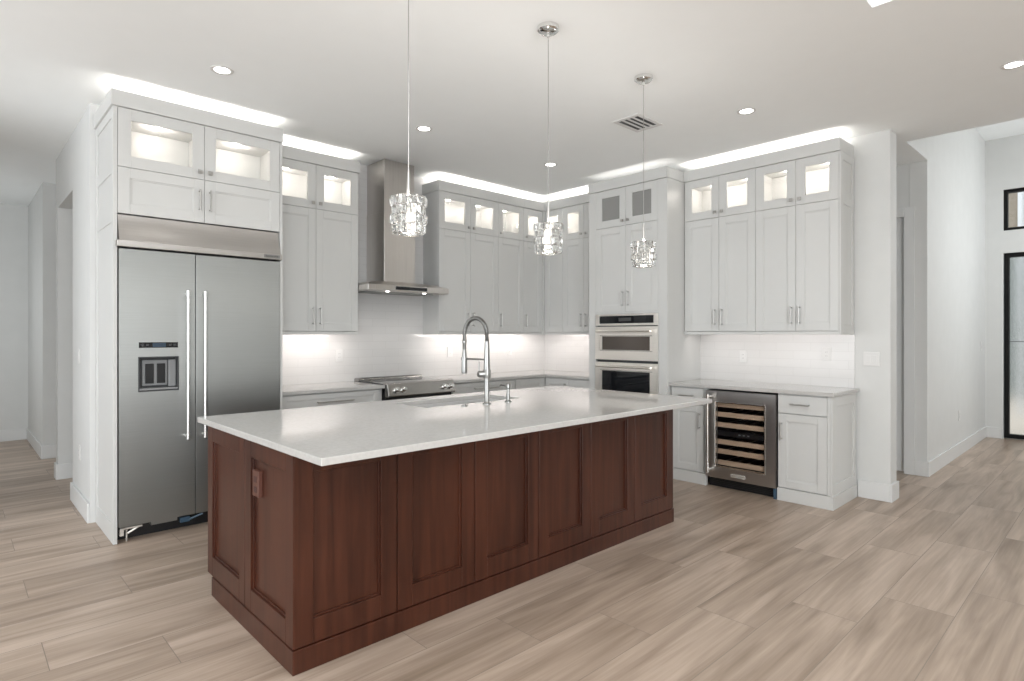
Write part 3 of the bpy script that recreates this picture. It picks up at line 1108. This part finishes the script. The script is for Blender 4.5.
# open toe space: levelling legs, hinge bracket, blue film
mb = MB()
fD_.box(mb, X0, X1, -0.12, -0.10, 0.0, 0.1)
mb.build('toe_recess', M['black'], rf)
mb = MB()
fD_.box(mb, 0.80, 0.93, -0.075, -0.02, 0.082, 0.094)
fD_.box(mb, 0.80, 0.822, -0.06, -0.01, 0.045, 0.094)
mb.tube([fD_.pt(0.85, -0.04, 0.05), fD_.pt(0.91, -0.03, 0.086)], 0.008, 8)
mb.tube([fD_.pt(0.845, -0.05, 0.0), fD_.pt(0.845, -0.05, 0.085)], 0.006, 8)
mb.build('hinge_bracket', M['badgeplate'], rf, smooth=True)
mb = MB()
fD_.box(mb, 0.98, 1.14, -0.06, -0.02, 0.078, 0.104)
mb.build('toe_plate', M['steel'], rf)
mb = MB()
fD_.box(mb, 1.16, 1.22, -0.06, -0.02, 0.055, 0.09)
mb.tube([fD_.pt(1.20, -0.03, 0.062), fD_.pt(1.30, -0.01, 0.095)], 0.008, 8)
mb.build('film_strip', M['bluefilm'], rf, label='loose blue protective film')

# ------------------------------------------------------------------ range hood
hd = thing('range_hood', 'stainless steel chimney range hood on the tiled wall above the range', 'hood', (3.17, 5.0, 1.78))
mb = MB()
plan = [(2.736, 4.785), (2.742, 4.776), (2.90, 4.768), (3.197, 4.764), (3.49, 4.768), (3.652, 4.776), (3.658, 4.785), (3.658, YB - 0.012), (2.736, YB - 0.012)]
mb.prism(plan, 1.78, 1.833)
lo = [(2.738, 4.785, 1.833), (3.656, 4.785, 1.833), (3.656, YB - 0.012, 1.833), (2.738, YB - 0.012, 1.833)]
mid = [(2.80, 4.84, 1.862), (3.53, 4.84, 1.862), (3.53, YB - 0.012, 1.862), (2.80, YB - 0.012, 1.862)]
hi = [(2.975, 4.90, 1.878), (3.345, 4.90, 1.878), (3.345, YB - 0.012, 1.878), (2.975, YB - 0.012, 1.878)]
mb.loft([lo, mid, hi])
cn = mb.build('canopy', M['steel_h'], hd, bevel=0.003)
MB().box(2.985, 3.337, 4.912, YB - 0.012, 1.877, 2.55).box(2.990, 3.332, 4.917, YB - 0.012, 2.55, CEIL - 0.004).build('chimney', M['steel_h'], hd, bevel=0.003)
MB().box(3.02, 3.37, 4.753, 4.765, 1.792, 1.822).build('control_strip', M['blackglass'], hd)
for x in (2.99, 3.41):
    MB().lathe((x, 4.86, 1.7775), [(0.001, -0.003), (0.016, -0.003), (0.019, 0), (0.001, 0.001)], 20).build('hood_lamp', M['hoodbulb'], hd, smooth=True)
    lamp('hood_lamp_light', 'SPOT', (x, 4.87, 1.765), 1.5, (1, 0.96, 0.92), 0.03, aim=(0, 0.25, -1), parent=hd, spot=110)
MB().box(2.82, 3.57, 4.93, 5.20, 1.776, 1.781).build('filter', M['steel'], hd)

# ------------------------------------------------------------------ range
rg = thing('range', 'stainless steel slide-in range with knobs under the hood', 'range', (3.22, 4.95, 0))
RX0, RX1 = 2.842, 3.598
MB().box(RX0, RX1, 4.66, 5.235, 0.06, 0.905).box(RX0 + 0.03, RX1 - 0.03, 4.72, 5.2, 0, 0.06).build('range_body', M['black'], rg)
mb = MB()
mb.loft([[(x, 4.655, 0.803), (x, 4.612, 0.803), (x, 4.598, 0.815), (x, 4.625, 0.922), (x, 4.66, 0.932), (x, 4.70, 0.932), (x, 4.70, 0.85)] for x in (RX0, RX1)])
mb.build('control_panel', M['steel_r'], rg, bevel=0.003)
for x in (2.93, 3.005, 3.075, 3.47, 3.545):
    if x == 3.075:
        continue
    n = Vector((0, -1, 0.25)).normalized()
    c0 = Vector((x, 4.611, 0.866))
    mb = MB()
    mb.tube([c0, c0 + n * 0.01], 0.029, 20)
    mb.tube([c0 + n * 0.01, c0 + n * 0.042, c0 + n * 0.046], [0.023, 0.020, 0.016], 20)
    mb.build('knob', M['chrome'], rg, smooth=True)
MB().box(RX0, RX1, 4.70, 5.15, 0.905, 0.924).build('cooktop', M['blackglass'], rg, bevel=0.002)
mb = MB()
for x, y, r_ in ((3.02, 4.84, 0.09), (3.42, 4.84, 0.075), (3.02, 5.07, 0.07), (3.42, 5.07, 0.09)):
    loops = []
    for k in range(37):
        a = 2 * math.pi * k / 36
        loops.append((x + r_ * math.cos(a), y + r_ * math.sin(a), 0.9242))
    mb.tube(loops, 0.0012, 5)
mb.build('burner_rings', M['midgrey'], rg)
mb = MB()
mb.loft([[(x, 5.15, 0.90), (x, 5.15, 0.935), (x, 5.165, 0.948), (x, 5.21, 0.948), (x, 5.237, 0.94), (x, 5.237, 0.90)] for x in (RX0 + 0.005, RX1 - 0.005)])
rt = mb.build('rear_vent_trim', M['steel_r'], rg, bevel=0.003)
mb = MB()
for k in range(14):
    x = 2.90 + k * 0.047
    mb.box(x, x + 0.03, 5.178, 5.20, 0.9475, 0.9495)
mb.build('vent_slots', M['black'], rt)
mb = MB()
mb.box(RX0 + 0.01, RX1 - 0.01, 4.612, 4.66, 0.26, 0.775)
od = mb.build('oven_door', M['steel_r'], rg, bevel=0.004)
MB().box(2.98, 3.46, 4.608, 4.614, 0.38, 0.64).build('oven_window', M['blackglass'], od)
mb = MB()
mb.tube([(2.89, 4.555, 0.72), (3.55, 4.555, 0.72)], 0.012, 12)
for x in (2.92, 3.52):
    mb.tube([(x, 4.612, 0.72), (x, 4.555, 0.72)], 0.009, 10)
mb.build('oven_handle', M['steel'], od, smooth=True)
MB().box(RX0 + 0.01, RX1 - 0.01, 4.62, 4.66, 0.08, 0.25).build('warming_drawer', M['steel_r'], rg, bevel=0.004)

# ------------------------------------------------------------------ wine cooler
wc = thing('wine_cooler', 'steel framed under-counter wine cooler with wooden shelf fronts behind glass', 'wine cooler', (5.25, 2.356, 0))
fC = Face('W', 4.955)
U0, U1, WZ0, WZ1 = 2.043, 2.668, 0.092, 0.868
wu0, wu1, wz0, wz1 = 2.135, 2.578, 0.195, 0.768
mb = MB()
mb.box(5.0, 5.54, U0 + .004, U0 + 0.02, 0.09, 0.87).box(5.0, 5.54, U1 - 0.02, U1 - .004, 0.09, 0.87)
mb.box(5.0, 5.54, U0 + 0.02, U1 - 0.02, 0.09, 0.11).box(5.0, 5.54, U0 + 0.02, U1 - 0.02, 0.85, 0.87).box(5.52, 5.54, U0 + 0.02, U1 - 0.02, 0.11, 0.85)
mb.build('cabinet_liner', M['black'], wc)
mb = MB()
for a, b, z0, z1 in ((U0, wu0, WZ0, WZ1), (wu1, U1, WZ0, WZ1), (wu0, wu1, wz1, WZ1), (wu0, wu1, WZ0, wz0)):
    fC.box(mb, a, b, -0.045, 0, z0, z1)
wd = mb.build('cooler_door', M['steel_c'], wc)
mb = MB()
fC.frame(mb, wu0 - 0.004, wu1 + 0.004, wz0 - 0.004, wz1 + 0.004, 0.008, -0.02, 0.003)
mb.build('window_trim', M['chrome'], wd, bevel=0.001)
mb = MB()
fC.box(mb, wu0, wu1, -0.018, -0.012, wz0, wz1)
mb.build('glass_pane', M['darkglass'], wd)
mb = MB()
hu = 2.622
mb.tube([fC.pt(hu, 0.062, 0.145), fC.pt(hu, 0.062, 0.835)], 0.0135, 16)
for z in (0.165, 0.815):
    mb.tube([fC.pt(hu, 0, z), fC.pt(hu, 0.062, z)], 0.010, 12)
    mb.tube([fC.pt(hu, 0.062, z - 0.025), fC.pt(hu, 0.062, z + 0.025)], 0.016, 16)
mb.build('door_handle', M['chrome'], wd, smooth=True)
for z in (0.742, 0.655, 0.563, 0.41, 0.325, 0.225):
    mb = MB()
    fC.box(mb, wu0 - 0.03, wu1 + 0.03, -0.07, -0.046, z - 0.021, z + 0.021)
    sh = mb.build('wine_shelf', M['shelfwood'], wc, bevel=0.002)
    mb = MB()
    for k in range(5):
        u = wu0 + 0.02 + k * 0.10
        mb.tube([fC.pt(u, -0.085, z), fC.pt(u, -0.5, z)], 0.005, 6)
    mb.build('shelf_rails', M['satin'], sh)
mb = MB()
fC.box(mb, wu0 - 0.02, wu1 + 0.02, -0.1, -0.055, 0.465, 0.51)
ctl = mb.build('cooler_controls', M['black'], wc)
mb = MB()
for u in (2.30, 2.34, 2.38):
    fC.box(mb, u - 0.009, u + 0.009, -0.055, -0.053, 0.482, 0.492)
mb.build('control_buttons', M['midgrey'], ctl)
mb = MB()
fC.box(mb, 2.302, 2.432, 0, 0.003, 0.120, 0.152)
bd = mb.build('badge', M['badgeplate'], wd, bevel=0.001)
text_mesh('KitchenAid', 0.024, fC, 2.367, 0.136, 0.0032, M['ink'], bd, 'badge_lettering')
mb = MB()
fC.box(mb, U0, U1, -0.09, -0.07, 0.0, 0.09)
for k in range(5):
    fC.box(mb, U0 + 0.01, U1 - 0.01, -0.07, -0.066, 0.014 + k * 0.015, 0.020 + k * 0.015)
mb.build('toe_grille', M['black'], wc)
mb = MB()
fC.box(mb, U0 + 0.0, U0 + 0.024, -0.07, -0.012, 0.0, 0.085)
mb.build('film_strip', M['bluefilm'], wc, label='blue protective film at the foot')

# ------------------------------------------------------------------ island
isl = thing('kitchen_island', 'dark cherry-stained kitchen island with shaker panels', 'island', (2.42, 2.87, 0))
IX0, IX1, IY0, IY1, IZ = 0.994, 3.834, 2.322, 3.412, 0.884
MB().box(IX0 + 0.024, IX1, IY0 + 0.024, 3.01, 0.10, IZ).box(IX0 + 0.024, 2.12, 3.01, IY1, 0.10, IZ).box(2.985, IX1, 3.01, IY1, 0.10, IZ).box(2.12, 2.985, 3.01, IY1, 0.10, 0.655).build('island_body', M['cherry'], isl)
MB().box(IX0 - 0.004, IX1 + 0.004, IY0 - 0.004, 3.335, 0, 0.098).build('base_plinth', M['cherry'], isl, bevel=0.003)
fI = Face('S', IY0)
bx = [IX0, 1.480, 1.944, 2.414, 2.882, 3.350, IX1]
for a, b in zip(bx, bx[1:]):
    shaker(fI, a, b, 0.10, IZ, M['cherry'], isl, name='front_panel', stile=0.082, rec=0.018, th=0.024, gap=0.0025, wt=0.075, wb=0.10)
fL = Face('W', IX0)
by = [IY0 + 0.001, 2.862, IY1]
for a, b in zip(by, by[1:]):
    shaker(fL, a, b, 0.10, IZ, M['cherry'], isl, name='end_panel', stile=0.075, rec=0.018, th=0.024, gap=0.001, wt=0.075, wb=0.10)
fK = Face('W', IX0)
mb = MB()
fK.box(mb, 2.690, 2.762, -0.018, 0.001, 0.640, 0.757)
oc = mb.build('outlet_cover', M['brownplate'], isl, bevel=0.002, label='brown outlet cover on the end panel')
mb = MB()
for z in (0.672, 0.718):
    fK.box(mb, 2.710, 2.742, 0.001, 0.003, z - 0.014, z + 0.014)
mb.build('socket', M['browndark'], oc, bevel=0.001)

# island top with sink cutout
SX0, SX1, SY0, SY1 = 2.14, 2.965, 3.03, 3.40
TX0, TX1, TY0, TY1 = 0.985, 3.91, 2.055, 3.562
mb = MB()
o_ = [(TX0, TY0), (TX1, TY0), (TX1, TY1), (TX0, TY1)]
i_ = [(SX0, SY0), (SX1, SY0), (SX1, SY1), (SX0, SY1)]
for z, flip in ((0.915, False), (0.885, True)):
    vo = [mb.bm.verts.new((*p, z)) for p in o_]
    vi = [mb.bm.verts.new((*p, z)) for p in i_]
    if not flip:
        T_ = (vo, vi)
    else:
        B_ = (vo, vi)
    for k in range(4):
        j = (k + 1) % 4
        mb.bm.faces.new((vo[k], vo[j], vi[j], vi[k]))
for a, b in zip(T_, B_):
    for k in range(4):
        j = (k + 1) % 4
        mb.bm.faces.new((a[k], a[j], b[j], b[k]))
o = mb.build('island_countertop', M['quartz'], bevel=0.003)
tag(o, 'large white quartz slab on the dark island, with the sink cut into it', 'countertop')
sk = thing('sink', 'undermount steel sink let into the island top', 'sink', (2.55, 3.23, 0.66))
mb = MB()
q = 0.012
mb.box(SX0 - q, SX0, SY0 - q, SY1 + q, 0.67, 0.8845).box(SX1, SX1 + q, SY0 - q, SY1 + q, 0.67, 0.8845)
mb.box(SX0, SX1, SY0 - q, SY0, 0.67, 0.8845).box(SX0, SX1, SY1, SY1 + q, 0.67, 0.8845)
mb.box(SX0 - q, SX1 + q, SY0 - q, SY1 + q, 0.66, 0.67)
mb.build('basin', M['basin'], sk)
MB().lathe((2.55, 3.3, 0.67), [(0.001, 0.001), (0.04, 0.001), (0.046, 0.004), (0.03, 0.005), (0.001, 0.004)], 24).build('drain', M['chrome'], sk, smooth=True)

# faucet
FX, FY = 2.546, 2.92
fa = thing('faucet', 'chrome spring pull-down faucet standing at the island sink', 'faucet', (FX, FY, 0.915))
MB().lathe((FX, FY, 0.915), [(0.001, 0), (0.029, 0), (0.029, 0.006), (0.020, 0.012), (0.0165, 0.02), (0.0165, 0.175), (0.001, 0.176)], 28).build('column', M['faucet'], fa, smooth=True)
mb = MB()
mb.lathe((FX, FY, 1.085), [(0.001, 0), (0.025, 0), (0.027, 0.004), (0.027, 0.050), (0.024, 0.055), (0.001, 0.055)], 28)
mb.tube([(FX, FY, 1.112), (FX - 0.052, FY + 0.02, 1.112), (FX - 0.060, FY + 0.022, 1.112)], [0.022, 0.022, 0.016], 20)
mb.build('valve_body', M['faucet'], fa, smooth=True)
MB().tube([(FX - 0.05, FY + 0.02, 1.12), (FX - 0.05, FY + 0.02, 1.195)], 0.0042, 10).build('lever_handle', M['faucet'], fa, smooth=True)
MB().lathe((FX, FY, 1.135), [(0.001, 0), (0.022, 0), (0.0205, 0.06), (0.0165, 0.15), (0.0150, 0.19), (0.001, 0.191)], 28).build('riser', M['faucet'], fa, smooth=True)
REACH = 0.235
path = []
zc = 1.365
rr = REACH / 2
for k in range(6):
    path.append((FX, FY, 1.32 + (zc - 1.32) * k / 5))
for k in range(1, 32):
    a = math.pi * k / 32
    path.append((FX, FY + rr - rr * math.cos(a), zc + rr * math.sin(a) * 0.98))
for k in range(6):
    path.append((FX, FY + REACH, zc - (zc - 1.27) * k / 5))
MB().tube(path, 0.0085, 12).build('hose', M['darkgrey'], fa, smooth=True)
# coil spring around the hose
pv = [Vector(p) for p in path]
cum = [0]
for a, b in zip(pv, pv[1:]):
    cum.append(cum[-1] + (b - a).length)
coil = []
turns = 62
N = turns * 10
for k in range(N + 1):
    s_ = cum[-1] * k / N
    i = max(j for j in range(len(cum)) if cum[j] <= s_ + 1e-9)
    i = min(i, len(pv) - 2)
    f = (s_ - cum[i]) / max(cum[i + 1] - cum[i], 1e-9)
    p = pv[i].lerp(pv[i + 1], f)
    d = (pv[min(i + 2, len(pv) - 1)] - pv[max(i - 1, 0)]).normalized()
    sx = Vector((1, 0, 0))
    sy = d.cross(sx).normalized()
    a = 2 * math.pi * turns * k / N
    coil.append(p + (sx * math.cos(a) + sy * math.sin(a)) * 0.0125)
MB().tube(coil, 0.0029, 5).build('spring', M['spring'], fa, smooth=True)
MB().lathe((FX, FY + REACH, 1.105), [(0.001, 0), (0.019, 0), (0.0205, 0.01), (0.0185, 0.10), (0.015, 0.135), (0.011, 0.165), (0.001, 0.166)], 24).build('spray_head', M['faucet'], fa, smooth=True)
mb = MB()
mb.tube([(FX, FY + 0.01, 1.205), (FX, FY + REACH - 0.012, 1.205)], 0.0062, 10)
mb.lathe((FX, FY + REACH, 1.196), [(0.0195, 0), (0.0235, 0), (0.0235, 0.018), (0.0195, 0.018)], 20)
mb.build('support_arm', M['faucet'], fa, smooth=True)
MB().lathe((FX, FY + REACH, 1.315), [(0.012, 0), (0.0165, 0), (0.0165, 0.012), (0.012, 0.012)], 20).build('hose_collar', M['faucet'], fa, smooth=True)

sd_ = thing('soap_dispenser', 'slim chrome soap dispenser right of the faucet', 'soap dispenser', (2.732, 2.915, 0.915))
MB().lathe((2.732, 2.915, 0.915), [(0.001, 0), (0.024, 0), (0.024, 0.006), (0.013, 0.012), (0.0125, 0.06), (0.001, 0.061)], 24).build('base', M['faucet'], sd_, smooth=True)
mb = MB()
mb.lathe((2.732, 2.915, 0.975), [(0.001, 0), (0.010, 0), (0.010, 0.03), (0.016, 0.034), (0.016, 0.06), (0.012, 0.064), (0.001, 0.064)], 24)
mb.tube([(2.732, 2.915, 1.022), (2.732, 2.99, 1.024), (2.732, 2.998, 1.016)], [0.007, 0.006, 0.005], 10)
mb.build('pump', M['faucet'], sd_, smooth=True)
ab = thing('air_switch', 'small round chrome disposal button on the island top left of the faucet', 'button', (2.368, 2.935, 0.915))
MB().lathe((2.368, 2.935, 0.915), [(0.001, 0), (0.021, 0), (0.021, 0.004), (0.016, 0.007), (0.001, 0.007)], 24).build('bezel', M['faucet'], ab, smooth=True)
MB().lathe((2.368, 2.935, 0.922), [(0.001, 0), (0.011, 0), (0.011, 0.004), (0.001, 0.005)], 24).build('push_button', M['faucet'], ab, smooth=True)

# ------------------------------------------------------------------ pendants
random.seed(7)


def pendant(label):
    root = thing('pendant_light', label, 'pendant light', (0, 0, CEIL), 'crystal pendants over the island')
    z0 = CEIL
    MB().lathe((0, 0, z0), [(0.001, -0.034), (0.045, -0.032), (0.058, -0.022), (0.06, -0.002), (0.06, -0.0005), (0.001, -0.0005)], 32).build('canopy', M['chrome'], root, smooth=True)
    MB().lathe((0, 0, z0), [(0.001, -0.055), (0.008, -0.055), (0.010, -0.034), (0.001, -0.034)], 12).build('strain_relief', M['chrome'], root, smooth=True)
    MB().tube([(0, 0, z0 - 0.05), (0, 0, 2.09)], 0.0022, 6).build('cable', M['satin'], root, smooth=True)
    mb = MB()
    mb.lathe((0, 0, 1.985), [(0.001, 0), (0.0075, 0), (0.0075, 0.06), (0.004, 0.11), (0.001, 0.112)], 14)
    mb.build('stem', M['satin'], root, smooth=True)
    mb = MB()
    mb.lathe((0, 0, 1.972), [(0.001, 0.0), (0.026, 0.0), (0.028, 0.004), (0.026, 0.008), (0.001, 0.010)], 32)
    for k in range(4):
        a = k * math.pi / 2 + 0.4
        mb.tube([(0.055 * math.cos(a), 0.055 * math.sin(a), 1.815), (0.055 * math.cos(a), 0.055 * math.sin(a), 1.972), (0.02 * math.cos(a), 0.02 * math.sin(a), 1.977)], 0.0022, 6)
    for z in (1.812, 1.85, 1.893, 1.935):
        mb.tube([(0.056 * math.cos(2 * math.pi * k / 32), 0.056 * math.sin(2 * math.pi * k / 32), z) for k in range(33)], 0.0025, 6)
    mb.build('shade_frame', M['chrome'], root, smooth=True)
    mb = MB()
    mb.lathe((0, 0, 1.842), [(0.001, 0), (0.010, 0.004), (0.013, 0.03), (0.013, 0.085), (0.008, 0.092), (0.008, 0.128), (0.001, 0.129)], 16)
    mb.build('bulb', M['bulb'], root, smooth=True)
    rows = [(1.954, 0.0715), (1.914, 0.0645), (1.874, 0.0715), (1.834, 0.0645)]
    for zc_, rad in rows:
        mb = MB()
        n = 9
        off = random.random()
        for k in range(n):
            a = 2 * math.pi * (k + off) / n
            cx_, cy_ = rad * math.cos(a), rad * math.sin(a)
            wd_, ht, dp = 0.0235, 0.0192 + random.uniform(-0.002, 0.001), 0.0085
            tl = random.uniform(-0.18, 0.18)
            verts = []
            rot = Matrix.Rotation(a + random.uniform(-0.18, 0.18), 3, 'Z') @ Matrix.Rotation(tl, 3, 'X')
            # faceted block: octagonal plan, pinched face
            lo_ = []
            for z_, sc in ((-ht, 0.82), (-ht * 0.72, 1.0), (ht * 0.72, 1.0), (ht, 0.82)):
                lo_.append([tuple(rot @ Vector((px * dp * sc, py * wd_ * sc, z_)) + Vector((cx_, cy_, zc_)))
                            for px, py in ((-1, -0.6), (-0.5, -1), (0.5, -1), (1.15, -0.45), (1.45, 0), (1.15, 0.45), (0.5, 1), (-0.5, 1), (-1, 0.6))])
            mb.loft(lo_)
        mb.build('crystal_band', M['crystal'], root)
    lamp('pendant_lamp', 'POINT', (0, 0, 1.79), 1.6, (1.0, 0.94, 0.86), 0.03, parent=root)
    lamp('pendant_uplight', 'AREA', (0, 0, 1.984), 1.7, (1.0, 0.96, 0.92), 0.05, aim=(0, 0, 1), parent=root)
    return root


p1 = pendant('crystal drum pendant in front of the range hood, nearest to the camera')
spots = [(1.46, 2.2, None), (2.362, 2.2, 'middle crystal drum pendant, hanging above the faucet in front of the corner cabinets'),
         (3.272, 2.2, 'crystal drum pendant farthest from the refrigerator, hanging before the oven tower')]
for x, y, lb in spots:
    o = p1 if lb is None else copy_tree(p1)
    o.location = (x, y, CEIL)
    if lb:
        o['label'] = lb
        o.rotation_euler.z = x

# ------------------------------------------------------------------ ceiling fittings
def downlight(label):
    root = thing('recessed_light', label, 'ceiling light', (0, 0, CEIL), 'recessed ceiling lights')
    MB().lathe((0, 0, CEIL), [(0.046, -0.002), (0.052, -0.005), (0.066, -0.004), (0.068, -0.0005), (0.046, -0.0005)], 32).build('trim_ring', M['plate'], root, smooth=True)
    MB().lathe((0, 0, CEIL), [(0.001, -0.0028), (0.047, -0.0028), (0.047, -0.0005), (0.001, -0.0005)], 32).build('lens', M['lens'], root, smooth=True)
    lamp('downlight_lamp', 'SPOT', (0, 0, CEIL - 0.02), 3, (1.0, 0.95, 0.90), 0.045, aim=(0, 0, -1), parent=root, spot=125, blend=0.9)
    return root


dl = downlight('round recessed ceiling light before the refrigerator cabinets')
for x, y, lb in ((1.245, 3.985, None), (2.793, 3.983, 'round recessed ceiling light in front of the range hood chimney'),
                 (4.29, 3.965, 'round recessed ceiling light before the inner corner, beside the middle pendant cable'),
                 (4.331, 2.003, 'round recessed ceiling light in front of the cabinets above the wine cooler'),
                 (4.792, 0.512, 'round recessed ceiling light near the right edge of the photo')):
    o = dl if lb is None else copy_tree(dl)
    o.location = (x, y, CEIL)
    if lb:
        o['label'] = lb

vt = thing('ceiling_vent', 'white ceiling air vent with dark slots between the pendants and the oven tower', 'vent', (3.945, 2.71, CEIL))
mb = MB()
vx0, vx1, vy0, vy1 = 3.775, 4.115, 2.585, 2.83
zz0, zz1 = CEIL - 0.008, CEIL - 0.001
mb.box(vx0, vx0 + 0.035, vy0, vy1, zz0, zz1).box(vx1 - 0.035, vx1, vy0, vy1, zz0, zz1)
mb.box(vx0 + .035, vx1 - .035, vy0, vy0 + 0.03, zz0, zz1).box(vx0 + .035, vx1 - .035, vy1 - 0.03, vy1, zz0, zz1)
mb.build('vent_frame', M['plate'], vt, bevel=0.001)
MB().box(vx0 + .035, vx1 - .035, vy0 + .03, vy1 - .03, CEIL - 0.002, CEIL - 0.0008).build('vent_dark_backing', M['black'], vt)  # flat black sheet standing in for the shade behind the slats
for k in range(3):
    y = vy0 + 0.03 + 0.185 * (k + 1) / 4
    MB().box(vx0 + .035, vx1 - .035, y - 0.009, y + 0.009, CEIL - 0.007, CEIL - 0.003).build('vent_slat', M['plate'], vt)

fl = thing('pendant_light', 'white cylinder lamp hanging in the foyer at the right edge', 'pendant light', (8.2, 0.285, 3.5))
MB().tube([(8.2, 0.285, 3.36), (8.2, 0.285, TOPZ - 0.03)], 0.006, 8).build('rod', M['satin'], fl, smooth=True)
MB().lathe((8.2, 0.285, TOPZ), [(0.001, -0.03), (0.06, -0.028), (0.065, -0.001), (0.001, -0.001)], 24).build('canopy', M['satin'], fl, smooth=True)
MB().lathe((8.2, 0.285, 3.02), [(0.001, 0.004), (0.115, 0.004), (0.12, 0.0), (0.125, 0.006), (0.125, 0.335), (0.12, 0.34), (0.001, 0.345)], 36).build('drum_shade', M['drum'], fl, smooth=True)

# ------------------------------------------------------------------ outlets and switches
def plate(label, face, u, z, w=0.072, h=0.116, kind='outlet', gangs=1):
    root = thing('power_outlet' if kind == 'outlet' else 'light_switch', label, kind, face.pt(u, 0, z - h / 2))
    mb = MB()
    face.box(mb, u - w / 2, u + w / 2, 0.0005, 0.006, z - h / 2, z + h / 2)
    mb.build('cover_plate', M['plate'], root, bevel=0.002)
    for k in range(gangs):
        uu = u + (k - (gangs - 1) / 2) * 0.046
        mb = MB()
        if kind == 'outlet':
            face.box(mb, uu - 0.0165, uu + 0.0165, 0.006, 0.0085, z - 0.034, z + 0.034)
        else:
            face.box(mb, uu - 0.0165, uu + 0.0165, 0.006, 0.0095, z - 0.033, z + 0.033)
        mb.build('socket' if kind == 'outlet' else 'rocker', M['plate'], root, bevel=0.0015)
        if kind == 'outlet':
            mb = MB()
            for zz in (z - 0.017, z + 0.017):
                for du in (-0.006, 0.006):
                    face.box(mb, uu + du - 0.001, uu + du + 0.001, 0.0085, 0.0088, zz - 0.004, zz + 0.004)
            mb.build('slots', M['darkgrey'], root)
    return root


fbs, frs = Face('S', YB - 0.01), Face('W', XR - 0.01)
plate('white outlet on the tile left of the range', fbs, 2.69, 1.17)
plate('white outlet on the tile just right of the range', fbs, 4.02, 1.18)
plate('white outlet on the back wall tile nearest the inner corner', fbs, 4.93, 1.18)
plate('white outlet on the tile above the wine cooler', frs, 2.60, 1.16)
plate('white outlet on the tile near the free right end of the counter', frs, 1.85, 1.20)
plate('double white light switch on the wall end beside the right counter', Face('W', XR), 1.505, 1.166, 0.118, 0.116, 'switch', 2)
plate('white outlet low on the foyer wall', Face('S', 1.368), 8.31, 0.45)
plate('white light switch on the foyer wall near the entry door', Face('S', 1.368), 9.72, 1.22, kind='switch')
plate('white outlet low on the wall left of the refrigerator panel', Face('W', XB0), 5.66, 0.45)
plate('white light switch on the wall left of the refrigerator panel', Face('W', XB0), 5.70, 1.20, kind='switch')
